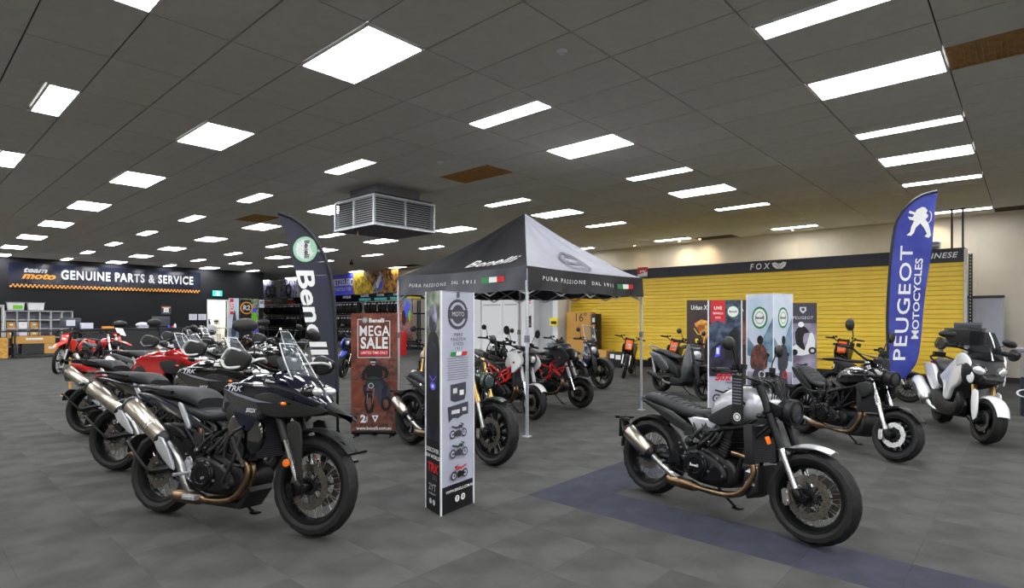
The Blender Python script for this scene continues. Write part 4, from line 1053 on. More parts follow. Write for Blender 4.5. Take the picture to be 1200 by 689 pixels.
# ---------------------------------------------------------------- adventure tourer
def adventure(label, x, y, yaw, wb, paint='gloss_navy', wire=True, det=2, group=None, tank=None, name='adventure_motorcycle', text=True, seatkey='seat', lean=-.12, screen='glass_clear', mainpaint=None, steer=.0, mirrors=True):
    B = Bike(name, label, x, y, yaw, wb, lean, group=group, Rf=.345, det=det, rake=26, steer=steer)
    WB = wb; B.Rr = .325
    B.wheel(True, .345, .115, 'wire' if wire else 'cast', rd=.155, n=10, rr=.252)
    B.wheel(False, .325, .155, 'wire' if wire else 'cast', disc=(-1,), rd=.125, n=10, rr=.232)
    B.fork(top=.83, split=.36, ru=.03, rl=.024, ku='matt_black', kl='chrome', yy=.1)
    for sd in (-1, 1): B.caliper(True, sd, 195, .155, 'black_metal')
    B.swing(.325, (.47, 0, .4)); B.caliper(False, -1, 60, .125, 'black_metal')
    f = WB-1.58
    # front mudguard with long fork guards
    m = MB(); m.arch(WB, .345, .395, 40, 128, .075, crown=.02); m.puff([(WB-.02, .735), (WB+.18, .70), (WB+.26, .64), (WB+.12, .66)], .05, .02, sub=2)
    fm = B.b(m, 'front_mudguard', 'matt_black', front=True)
    for sd in (-1, 1):
        m = MB(); m.puff([(WB-.17, .76), (WB-.07, .78), (WB-.03, .66), (WB-.02, .5), (WB-.0, .4), (WB-.05, .4), (WB-.08, .52), (WB-.13, .64)], .01, .008, yc=sd*.135, sub=2)
        B.b(m, 'fork_guard', 'matt_black', fm, front=True)
        m = MB(); m.lathe([(0, 0), (.028, 0), (.024, sd*.01), (0, sd*.014)], (WB-.145, sd*.14, .5), 'Y', 16); B.b(m, 'side_reflector', 'amber', fm, front=True)
    # body
    w1 = lambda px, pz: 1.0 if px < 1.0 else max(.35, 1-(px-1.0)*1.15)
    m = MB(); m.loft([(.62+f*.3, .78, .9, .07), (.72+f*.5, .76, .99, .13), (.88+f*.6, .78, 1.07, .155), (1.05+f, .8, 1.1, .15), (1.18+f, .86, 1.08, .12), (1.24+f, .92, 1.04, .07)], 22, 5)
    B.b(m, 'fuel_tank', tank or paint)
    B.b(MB().lathe([(0, .0), (.045, 0), (.045, .012), (0, .014)], (1.0+f, 0, 1.092), 'Z', 20), 'fuel_cap', 'steel')
    for sd in (-1, 1):
        m = MB(); m.puff([(.78+f*.5, .95), (.9+f, 1.02), (1.1+f, 1.03), (1.3+f, 1.02), (1.44+f, .97), (1.36+f, .88), (1.22+f, .8), (1.12+f, .69), (1.02+f, .74), (.94+f, .86)], .03, .02, yc=sd*.165, sub=3, wf=lambda px, pz: 1)
        for i, v in enumerate(m.v):
            if v.x > 1.12+f: v.y *= max(.4, 1-(v.x-1.12-f)*1.2)
        so = B.b(m, 'tank_shroud', paint)
        m = MB(); m.puff([(.96+f, .8), (1.18+f, .8), (1.24+f, .64), (1.17+f, .53), (1.04+f, .5), (.95+f, .58), (.92+f, .7)], .03, .02, yc=sd*.15, sub=2)
        B.b(m, 'side_fairing', 'gloss_black' if paint != 'gloss_red' else paint)
        m = MB(); m.puff([(.72, .84), (.82, .9), (.9, .84), (.86, .74), (.76, .72)], .012, .01, yc=sd*.16, sub=2)
        B.b(m, 'knee_panel', 'matt_black')
    m = MB(); m.loft([(1.2+f, .93, 1.12, .16), (1.34+f, .9, 1.13, .17), (1.48+f, .88, 1.08, .15), (1.6+f, .86, .98, .1), (1.66+f, .87, .92, .05)], 22, 5)
    no = B.b(m, 'nose_fairing', paint, front=False)
    m = MB(); m.puff([(1.42+f, .9), (1.6+f, .94), (1.84+f, .83), (1.86+f, .8), (1.62+f, .84), (1.46+f, .82)], .075, .03, sub=3, wf=lambda px, pz: max(.25, 1-(px-1.42-f)*1.5))
    B.b(m, 'beak', 'matt_black', no)
    for sd in (-1, 1):
        m = MB(); m.ell((1.56+f, sd*.075, .99), (.07, .05, .036), 16, 8); B.b(m, 'headlight', 'lens', no)
        m = MB(); m.ell((1.53+f, sd*.085, .99), (.075, .06, .05), 16, 8); B.b(m, 'headlight_housing', 'gloss_black', no)
        m = MB(); m.puff([(1.14+f, .95), (1.34+f, .97), (1.56+f, .93), (1.68+f, .86), (1.56+f, .82), (1.36+f, .8), (1.22+f, .82)], .02, .012, yc=sd*.165, sub=2)
        for v in m.v: v.y *= max(.3, 1-max(0, v.x-1.2-f)*1.3)
        B.b(m, 'beak_side', 'matt_black', no)
    # screen
    m = MB(); n = 8; vs = []
    for lay in (0, .004):
        for i in range(n+1):
            t = i/n
            for j in range(9):
                u = -1+j/4; wv = (.135-.045*t**2)*u; vs.append((1.48+f-.19*t-.05*u*u+lay, wv, 1.05+.27*t))
    k = (n+1)*9; fs = []
    for i in range(n):
        for j in range(8):
            a = i*9+j; fs += [(a, a+1, a+10, a+9), (k+a, k+a+9, k+a+10, k+a+1)]
    for i in range(n): fs += [(i*9, i*9+9, k+i*9+9, k+i*9), (i*9+8, k+i*9+8, k+i*9+17, i*9+17)]
    for j in range(8): fs += [(n*9+j, n*9+j+1, k+n*9+j+1, k+n*9+j), (j, k+j, k+j+1, j+1)]
    m.add(vs, fs); so = B.b(m, 'windscreen', screen)
    e = [(vs[i*9][0]+.003, vs[i*9][1], vs[i*9][2]) for i in range(n+1)]+[(vs[n*9+j][0]+.003, vs[n*9+j][1], vs[n*9+j][2]) for j in range(1, 9)]+[(vs[i*9+8][0]+.003, vs[i*9+8][1], vs[i*9+8][2]) for i in range(n-1, -1, -1)]
    B.b(MB().tube(e, .005, 6), 'screen_edge', 'white_metal', so)
    m = MB(); m.box((1.28+f, 0, 1.17), (.05, .2, .11), rot=('Y', -.5)); B.b(m, 'instrument_panel', 'screen_dark', bevel=.01)
    B.bars(1.22+f, 1.12, .4, .06, .1, guard='grey_print' if det < 2 else 'white_metal', mir='big' if mirrors else None, mh=.2, mout=.06)
    # seats and tail
    m = MB(); m.loft([(.34, .76, .84, .13), (.43, .74, .825, .15), (.56, .73, .815, .145), (.68, .75, .84, .11), (.76, .79, .89, .08)], 22, 5, 2.8); B.b(m, 'rider_seat', seatkey)
    m = MB(); m.loft([(-.14, .92, .955, .08), (-.02, .88, .975, .13), (.15, .87, .975, .145), (.3, .84, .965, .145), (.4, .81, .9, .13)], 22, 5, 2.8); B.b(m, 'pillion_seat', seatkey)
    m = MB(); m.loft([(-.3, .88, .925, .05), (-.15, .84, .92, .1), (.1, .8, .89, .13), (.4, .74, .83, .14), (.6, .74, .8, .12)], 20, 5); tl = B.b(m, 'tail_section', 'matt_black')
    for sd in (-1, 1):
        m = MB(); m.puff([(-.22, .91), (-.05, .9), (.3, .8), (.48, .72), (.42, .68), (.2, .76), (-.1, .84)], .012, .01, yc=sd*.14, sub=3); B.b(m, 'side_panel', paint, tl)
        m = MB(); m.puff([(.24, .84), (.28, .85), (.38, .7), (.35, .68)], .01, .008, yc=sd*.158, sub=2); B.b(m, 'side_trim', 'silver_paint', tl)
        m = MB(); m.curve([(.16, sd*.16, .93), (-.02, sd*.17, .955), (-.2, sd*.14, .96), (-.3, sd*.06, .95)], .013, 8, 4); B.b(m, 'grab_rail', 'black_metal', tl)
    m = MB(); m.box((-.26, 0, .955), (.22, .2, .018)); m.box((-.3, 0, .965), (.1, .14, .014)); B.b(m, 'luggage_rack', 'matt_black', bevel=.005)
    m = MB(); m.box((-.31, 0, .9), (.02, .12, .035)); B.b(m, 'tail_light', 'red_lens', bevel=.006)
    B.plate(-.38, .76, .16, -.35, [(-.3, .03, .86)], light=True, w=.07)
    B.blinkers(1.42+f, .9, -.33, .84, .19, .15)
    m = MB(); m.arch(0, .325, .36, 35, 118, .085, crown=.02); m.puff([(-.16, .62), (-.02, .685), (.14, .67), (.24, .6), (.2, .58), (0, .64)], .07, .02, sub=2); B.b(m, 'rear_hugger', 'matt_black')
    m = MB()
    for sd in (-1, 1): m.curve([(-.03, sd*.13, .33), (-.18, sd*.12, .42), (-.34, sd*.09, .52), (-.36, sd*.08, .5)], .011, 6, 3)
    m.arch(0, .325, .4, 140, 164, .08, crown=.01); B.b(m, 'spray_guard', 'matt_black')
    B.engine(.42, .22, 1.02)
    B.headers(xf=1.09+f, zt=.5, zb=.2, back=.3, y=-.11, n=2, r=.022)
    B.silencer([(.19, -.215, .6), (-.16, -.235, .83)], .064, link=[(.46, -.1, .22), (.42, -.17, .26), (.34, -.2, .46)])
    m = MB(); m.puff([(.16, .61), (.25, .6), (.38, .42), (.35, .4), (.2, .52)], .01, .006, yc=-.262, sub=2); B.b(m, 'heat_shield', 'silver_paint')
    B.radiator(1.13+f, .5, .82, .14, .12)
    B.tubes([[(1.16+f, .04, .98), (.95+f*.6, .14, .78), (.62, .16, .62), (.5, .15, .42), (.5, .13, .3)], [(1.16+f, .04, .86), (1.0+f, .13, .66), (.8, .15, .5)], [(.95+f*.6, .14, .78), (.8, .15, .5), (.62, .16, .62), (.6, .15, .4)], [(.62, .16, .66), (.3, .14, .76), (-.1, .12, .84)], [(.55, .15, .46), (.3, .14, .7)]], .014)
    for sd in (-1, 1): B.tubes([[(1.08+f, sd*.2, .7), (1.06+f, sd*.23, .5), (.98+f, sd*.23, .34), (.84, sd*.2, .3)], [(1.08+f, sd*.2, .72), (.84, sd*.23, .66), (.8, sd*.22, .5), (.96, sd*.23, .46)], [(.84, sd*.22, .66), (.98, sd*.23, .46)]], .0125, 'crash_bar', 'matt_black', mirror=False)
    m = MB(); m.puff([(.45, .17), (.5, .14), (.86, .14), (1.12+f, .27), (1.1+f, .3), (.84, .19)], .11, .01, sub=1); B.b(m, 'skid_plate', 'matt_black')
    B.shock((.42, .0, .44), (.38, .0, .74), .032, 'silver_print')
    B.pegs(.42, .36, .19, 'silver_paint'); B.stand(.52, .24)
    m = MB(); m.box((.52, -.22, .21), (.12, .05, .035)); m.box((.52, -.25, .21), (.08, .02, .02)); B.b(m, 'brake_pedal', 'silver_paint', bevel=.006)
    if text:
        m = MB(); T_ = [(.86, .985), (1.0, .955), (1.2, .915), (1.33, .9), (1.18, .9), (1.0, .935)]
        m.add([(a+f, -.1975, c_) for a, c_ in T_], [tuple(range(6))]); B.b(m, 'stripe_print', 'grey_print')
        B.text('TRK', .97+f, .985, .055, y=-.2, shear=.3, bold=.02, sx=1.3); B.text('502X', 1.14+f, .84, .04, y=-.2, shear=.3, bold=.02)
        B.text('TRK', 1.02+f, .93, .11, y=.199, sd=1, shear=.3, bold=.03)
    return B
# ---------------------------------------------------------------- roadster / scrambler / cruiser family
def roadster(label, x, y, yaw, wb=1.43, paint='silver_paint', wire=True, det=1, group=None, style='classic', name='roadster_motorcycle', frame='black_metal', forku='black_metal', forkl='chrome', Rf=.33, wf=.12, Rr=.32, wr=.155, seatkey='seat', mir='round', lean=-.12, sc=1.0, wheelc='black_metal', text=None, mshade='black_plastic', steer=0, fender=None, disckey='disc_steel', lowerfork=False, n=10, mir_h=.17, lampkey='black_plastic', tag_=False, ncast=10):
    B = Bike(name, label, x, y, yaw, wb, lean, group=group, Rf=Rf, det=det, rake=25 if style != 'cruiser' else 28, steer=steer)
    f = wb-1.43; K = sc
    B.Rr = Rr
    B.wheel(True, Rf, wf, 'wire' if wire else 'cast', rd=min(.16, Rf*.48), rr=Rf-.085, n=ncast, rim=wheelc, disckey=disckey)
    B.wheel(False, Rr, wr, 'wire' if wire else 'cast', disc=(-1,), rd=.115, rr=Rr-.09, n=ncast, rim=wheelc)
    zt = .84 if style != 'cruiser' else .84
    B.fork(top=zt*K, split=.34*K if not lowerfork else .45*K, ru=.029, rl=.022, ku=forku, kl=forkl, lower=lowerfork)
    for sd in (-1, 1): B.caliper(True, sd, 190, min(.16, Rf*.48), 'steel' if det > 1 else 'black_metal')
    B.swing(Rr, (.44, 0, .37)); B.caliper(False, -1, 70, .115, 'black_metal')
    fk = fender or paint
    m = MB(); m.arch(wb, Rf, Rf+.04, 68 if style == 'classic' else 40, 128 if style == 'classic' else 150, .068, crown=.022)
    fo = B.b(m, 'front_mudguard', fk, front=True)
    m = MB()
    for sd in (-1, 1): v = B.F(.34*K, -.045); m.tube([(v.x, sd*.075, v.z), (wb-.01, sd*.062, Rf+.3)], .009, 6); m.tube([(v.x+.02, sd*.08, v.z-.08), (wb-.12, sd*.06, Rf+.28)], .007, 6)
    B.b(m, 'mudguard_stay', 'black_metal', fo, front=True)
    if style == 'classic':
        tk = [(.58, .7, .82, .06), (.64, .68, .9, .11), (.76, .68, .975, .15), (.92+f, .7, 1.0, .17), (1.05+f, .74, .98, .155), (1.13+f, .78, .93, .1), (1.16+f, .8, .88, .05)]
        st = [(-.1, .79, .82, .07), (-.02, .77, .865, .11), (.15, .74, .85, .125), (.34, .7, .8, .13), (.5, .69, .785, .12), (.62, .7, .8, .09)]
    elif style == 'cruiser':
        tk = [(.56, .72, .8, .05), (.64, .7, .87, .1), (.8, .71, .94, .14), (.98+f, .74, .97, .15), (1.12+f, .78, .96, .12), (1.2+f, .82, .92, .06)]
        st = [(-.2, .83, .86, .06), (-.1, .8, .88, .1), (.02, .74, .84, .12), (.18, .66, .75, .13), (.36, .63, .71, .14), (.5, .64, .73, .12), (.6, .7, .78, .08)]
    else:
        tk = [(.58, .72, .84, .06), (.66, .7, .92, .11), (.78, .7, 1.0, .15), (.92+f, .72, 1.03, .17), (1.06+f, .76, 1.0, .16), (1.16+f, .8, .92, .1), (1.2+f, .82, .88, .05)]
        st = [(-.22, .9, .93, .05), (-.1, .86, .93, .09), (.05, .83, .91, .12), (.22, .79, .87, .13), (.36, .74, .81, .14), (.52, .73, .81, .12), (.62, .75, .83, .08)]
    tko = B.b(MB().loft(tk, 26, 5, 2.5), 'fuel_tank', paint)
    B.b(MB().lathe([(0, 0), (.045, 0), (.045, .012), (0, .016)], (.88+f, 0, tk[3][2]-.006), 'Z', 20), 'fuel_cap', 'black_metal', tko)
    so = B.b(MB().loft(st, 24, 5, 2.8), 'seat', seatkey)
    m = MB()
    for i in range(9 if det > 1 else 0):
        t = .02+i*.058; zt_ = [q for q in cat(st, 8, False)]; q = min(zt_, key=lambda a: abs(a[0]-t))
        m.curve([(t, -q[3]*.9, q[2]-.03), (t+.02, -q[3]*.5, q[2]+.001), (t+.03, 0, q[2]+.003), (t+.02, q[3]*.5, q[2]+.001), (t, q[3]*.9, q[2]-.03)], .004, 6, 3)
    if m.v: B.b(m, 'seat_ribs', seatkey, so)
    if style == 'classic':
        for sd in (-1, 1):
            m = MB(); m.puff([(-.08, .8), (.1, .76), (.4, .66), (.62, .58), (.56, .54), (.34, .62), (.05, .73)], .014, .01, yc=sd*.125, sub=3); B.b(m, 'tail_side', 'matt_black')
            m = MB(); m.puff([(.44, .7), (.6, .72), (.74, .72), (.62, .6), (.58, .56)], .02, .015, yc=sd*.13, sub=2); B.b(m, 'side_panel', paint)
            m = MB(); m.puff([(.64, .74), (.76, .82), (.9, .89), (.95, .86), (.86, .74), (.76, .69), (.66, .7)], .012, .01, yc=sd*.155, sub=3); B.b(m, 'knee_pad', 'matt_black', tko)
    if style == 'naked':
        for sd in (-1, 1):
            m = MB(); m.puff([(.84+f, .96), (1.1+f, .98), (1.26+f, .84), (1.16+f, .72), (1.04+f, .66), (.98+f, .8)], .025, .02, yc=sd*.175, sub=3); B.b(m, 'tank_shroud', paint, tko)
            m = MB(); m.puff([(-.25, .92), (0, .88), (.3, .78), (.5, .7), (.3, .7), (0, .82)], .014, .01, yc=sd*.1, sub=3); B.b(m, 'tail_side', 'matt_black')
    if style == 'cruiser':
        for sd in (-1, 1):
            m = MB(); m.puff([(-.2, .85), (-.02, .78), (.2, .62), (.12, .58), (-.1, .7), (-.24, .82)], .014, .01, yc=sd*.1, sub=3); B.b(m, 'tail_side', 'matt_black')
            m = MB(); m.puff([(.96+f, .74), (1.16+f, .8), (1.2+f, .68), (1.08+f, .62)], .02, .015, yc=sd*.15, sub=3); B.b(m, 'tank_shroud', 'matt_black', tko)
    sg = {'classic': [[(1.14+f, .04, .88), (.98+f, .14, .71), (.76, .16, .66), (.62, .15, .55), (.5, .14, .4)], [(1.12+f, .04, .74), (1.0+f, .12, .56), (.9, .14, .34)], [(.74, .16, .65), (.4, .12, .6), (.1, .11, .72), (-.06, .1, .78)]],
          'naked': [[(1.14+f, .04, .9), (.9+f, .16, .72), (.62, .17, .6), (.5, .14, .38)], [(1.12+f, .04, .76), (.92+f, .16, .56), (.6, .16, .46)], [(.9+f, .16, .72), (.82, .17, .52), (.66, .17, .62)], [(.64, .15, .62), (.2, .12, .76), (-.15, .08, .88)], [(.52, .14, .46), (.2, .12, .74)]],
          'cruiser': [[(1.2+f, .04, .88), (.95+f, .16, .72), (.6, .17, .6), (.46, .15, .4)], [(1.18+f, .04, .74), (.98+f, .16, .55), (.66, .16, .4)], [(.95+f, .16, .72), (.86, .17, .5), (.74, .17, .66), (.66, .17, .42), (.6, .17, .6)], [(.6, .16, .62), (.2, .13, .58), (-.1, .1, .74)]]}[style]
    B.tubes(sg, .016 if style != 'naked' else .017, 'frame', frame)
    if frame != 'black_metal': B.tubes([[(1.04+f, .178, .68), (.86, .18, .58)], [(.86, .18, .58), (.9, .18, .68)], [(.9, .18, .68), (.6, .175, .54)]], .011, 'trellis_brace', frame)
    B.engine(.42, .22, .98*K, single=(sc < .9))
    B.headers(xf=1.04+f*.8, zt=.5, zb=.2, back=.3, y=-.1, n=2, r=.021)
    if style == 'classic': B.silencer([(.12, -.19, .37), (-.12, -.215, .52)], .056, bands=False, link=[(.4, -.12, .21), (.34, -.17, .24), (.24, -.185, .3)], cap='matt_black')
    elif style == 'cruiser': B.silencer([(.12, -.17, .25), (-.22, -.2, .33)], .055, 'matt_black', bands=False, link=[(.4, -.12, .21), (.3, -.16, .22), (.2, -.17, .24)])
    else: B.silencer([(.06, -.18, .4), (-.22, -.2, .55)], .055, 'matt_black' if not lowerfork else 'brushed', bands=False, link=[(.4, -.12, .21), (.34, -.17, .24), (.2, -.18, .32)])
    B.radiator(1.04+f, .46, .72, .15, .14)
    if style == 'cruiser':
        m = MB(); m.puff([(.86, .2), (.98+f, .42), (1.08+f, .36), (1.04+f, .2), (.9, .16)], .12, .02, sub=2); B.b(m, 'belly_pan', 'matt_black')
    if style == 'classic' and det > 1:
        m = MB(); m.puff([(.99+f, .42), (1.1+f, .45), (1.1+f, .26), (1.02+f, .2), (.98+f, .3)], .12, .02, sub=1); bo = B.b(m, 'belly_pan', 'matt_black'); B.b(MB().add([(1.04+f, -.1212, .42), (1.095+f, -.1212, .44), (1.075+f, -.1212, .40), (1.09+f, -.1212, .36), (1.05+f, -.1212, .385), (1.0+f, -.1212, .39)], [(0, 1, 2, 3, 4, 5)]), 'star_print', 'white_print', bo)
        B.text('Benelli', 1.045+f, .31, .028, y=-.1215, bold=.01, key='white_print', parent=bo)
    B.shock((.4, .0, .42), (.3, .0, .64), .034, 'silver_print' if det > 1 else 'dgrey_print')
    B.pegs(.36, .33, .19, 'black_metal'); B.stand(.52, .22)
    m = MB(); m.arch(0, Rr, Rr+.035, 60, 150 if style != 'naked' else 110, .08, crown=.025); B.b(m, 'rear_hugger', 'matt_black')
    if style in ('classic', 'cruiser'):
        B.plate(-.38, .5, .16, -.1, [(-.26, .1, .44), (-.05, .13, .34)], w=.06); B.blinkers(1.1+f, .8, -.38, .6, .13, .07, 'black_plastic'); m = MB(); m.arch(0, Rr, Rr+.05, 140, 178, .06, crown=.02); B.b(m, 'tyre_hugger', 'matt_black')
        m = MB(); m.ell((-.12, 0, st[0][1]+.01), (.05, .07, .022), 14, 8); B.b(m, 'tail_light', 'black_plastic' if style == 'classic' else 'red_lens')
    else:
        B.plate(-.4, .66, .18, -.5, [(-.26, .03, .85)]); B.blinkers(1.08+f, .82, -.34, .78, .17, .13); m = MB(); m.box((-.25, 0, .9), (.03, .09, .03)); B.b(m, 'tail_light', 'red_lens', bevel=.006)
    hx = wb-.44; bh = 1.07 if style != 'cruiser' else 1.08
    if style == 'classic': B.bars(hx, 1.05*K, .38, .05, .12, key='black_metal', mir=mir, mh=mir_h, mkey=mshade)
    elif style == 'cruiser': B.bars(hx-.02, 1.03*K, .39, .1, .16, key='black_metal', mir=mir, mh=mir_h, mkey=mshade)
    else: B.bars(hx, 1.04*K, .36, .05, .1, key='black_metal', mir=mir, mh=mir_h, mkey=mshade)
    m = MB(); m.lathe([(0, -.03), (.05, -.03), (.055, .01), (.045, .015), (0, .012)], (hx+.06, 0, 1.04*K), 'Z', 20); B.b(m, 'instrument', 'black_plastic', front=True)
    if style == 'naked':
        m = MB(); m.puff([(wb-.34, .96), (wb-.2, 1.0), (wb-.13, .9), (wb-.18, .8), (wb-.3, .82)], .085, .04, sub=3); ho = B.b(m, 'headlight', lampkey, front=True); B.b(MB().ell((wb-.155, 0, .89), (.03, .07, .055), 16, 10), 'lens', 'lens', ho, front=True)
    else:
        zc = .85 if style == 'classic' else .86
        B.lamp_round(wb-.17, zc*K, .09 if style == 'classic' else .085, lampkey)
        if style == 'classic':
            m = MB()
            for sd in (-1, 1): m.puff([(wb-.34, zc+.07), (wb-.2, zc+.03), (wb-.2, zc-.03), (wb-.33, zc-.07)], .006, .003, yc=sd*.092, sub=1)
            B.b(m, 'headlight_bracket', 'black_metal', front=True)
            m = MB(); m.box((wb-.26, -.136, .64), (.03, .012, .055), rot=('Y', -.44)); B.b(m, 'side_reflector', 'amber', front=True, bevel=.003)
    if det > 1:
        m = MB()
        for i in range(5): m.curve([(hx-.05, -.2+.08*i, bh), (hx+.12, -.1+.05*i, bh-.04+.01*i), (hx+.14, -.06+.03*i, bh-.14), (hx+.05, -.04+.02*i, bh-.28)], .005, 6, 5)
        B.b(m, 'control_cables', 'black_plastic', front=True)
    if text: B.text(text[0], text[1], text[2], text[3], text[4], y=text[5], bold=.01)
    return B
# ---------------------------------------------------------------- off-road machines
def offroad(label, x, y, yaw, wb, body='ktm_orange', body2='black_plastic', R=.33, det=1, lean=-.1, hb=1.15, name='dirt_bike', category='motorcycle', electric=False, spoke='steel', tallfender=True, rimkey='black_metal', fork='steel', guards=None, group=None, flyer=False, plate='white_print', steer=0, mir=None):
    B = Bike(name, label, x, y, yaw, wb, lean, category, group, Rf=R, det=det, rake=26, steer=steer)
    k = hb/1.2; B.Rr = R*.95
    B.wheel(True, R, .085, 'wire', rd=.13, rr=R-.062, spoke=spoke, rim=rimkey, disc=(1,), tread=False)
    B.wheel(False, R*.95, .11, 'wire', rd=.11, rr=R*.95-.07, spoke=spoke, rim=rimkey, disc=(-1,), tread=False)
    B.fork(top=.86*k, split=.36*k, ru=.027, rl=.022, ku='black_metal' if fork != 'gold' else 'gold', kl=fork, yy=.09)
    B.swing(R*.95, (.42, 0, .38*k+.02))
    m = MB(); m.loft([(wb-.28, .8*k, .84*k, .04), (wb-.1, .8*k, .84*k, .07), (wb+.1, .79*k, .81*k, .075), (wb+.32, .73*k, .745*k, .06), (wb+.42, .7*k, .705*k, .03)], 14, 4)
    if tallfender: B.b(m, 'front_mudguard', body, front=True)
    else: B.b(MB().arch(wb, R, R+.03, 50, 130, .055), 'front_mudguard', body2, front=True)
    for sd in (-1, 1):
        m = MB(); m.puff([(.62, .8*k), (.85, .9*k), (1.02, .92*k), (1.1, .8*k), (.98, .6*k), (.82, .56*k)], .02, .015, yc=sd*.12, sub=3); B.b(m, 'radiator_shroud', body if not electric else body2)
        m = MB(); m.puff([(.0, .82*k), (.3, .8*k), (.42, .62*k), (.3, .55*k), (.1, .66*k)], .012, .01, yc=sd*.1, sub=3); B.b(m, 'side_plate', plate if not electric else body2)
    B.b(MB().loft([(-.2, .86*k, .885*k, .05), (.0, .85*k, .9*k, .08), (.3, .8*k, .87*k, .085), (.6, .8*k, .87*k, .075), (.82, .86*k, .91*k, .05)], 16, 4, 2.8), 'seat', 'seat')
    B.b(MB().loft([(-.42, .86*k, .88*k, .05), (-.2, .84*k, .87*k, .075), (.1, .8*k, .84*k, .08)], 14, 4), 'rear_mudguard', body if not electric else body2)
    B.b(MB().loft([(.6, .74*k, .84*k, .08), (.8, .72*k, .92*k, .1), (1.0, .74*k, .94*k, .09), (1.06, .8*k, .9*k, .05)], 16, 4), 'fuel_tank' if not electric else 'battery_case', body2)
    B.tubes([[(wb-.34, .03, .86*k), (.8, .1, .66*k), (.5, .11, .5*k), (.46, .1, .36)], [(wb-.33, .03, .76*k), (1.0, .08, .45*k), (.84, .1, .24), (.5, .1, .22), (.44, .1, .36)], [(.55, .1, .56*k), (.1, .08, .8*k)]], .015)
    if electric:
        m = MB(); m.puff([(.5, .3), (.52, .6*k), (.86, .68*k), (.94, .4), (.8, .26)], .09, .02, sub=2); B.b(m, 'motor', 'engine_black')
    else: B.engine(.42, .2, .82, single=True)
    if not electric: B.silencer([(.2, -.12, .62*k), (-.22, -.13, .8*k)], .045, 'brushed', link=[(.84, -.08, .5), (.7, -.13, .58), (.45, -.13, .6)])
    B.shock((.36, 0, .42), (.42, 0, .72*k), .034, 'red_lens')
    B.pegs(.4, .34, .15); B.stand(.45, .3, .2)
    B.bars(wb-.42, .99*k+.02, .37, .08*k, .06, mir=mir, guard=guards)
    m = MB(); m.box((wb-.4, 0, 1.06*k), (.05, .16, .04)); B.b(m, 'bar_pad', body2, front=True, bevel=.015)
    m = MB(); m.puff([(wb-.32, 1.02*k), (wb-.24, 1.0*k), (wb-.14, .8*k), (wb-.2, .78*k)], .085, .02, sub=2); o = B.b(m, 'number_plate', plate if not electric else body, front=True)
    B.b(MB().lathe([(.05, 0), (.04, .02), (0, .026)], (wb-.18, 0, .9*k), 'X', 18), 'headlight', 'lens', o, front=True)
    if flyer:
        m = MB(); m.box((wb-.12, 0, 1.1*k), (.02, .22, .28), rot=('Y', -.7)); m.v = [v+Vector((0, 0, .02*sin(v.y*30))) for v in m.v]; B.b(m, 'paper_flyer', 'white_print', front=True)
    return B
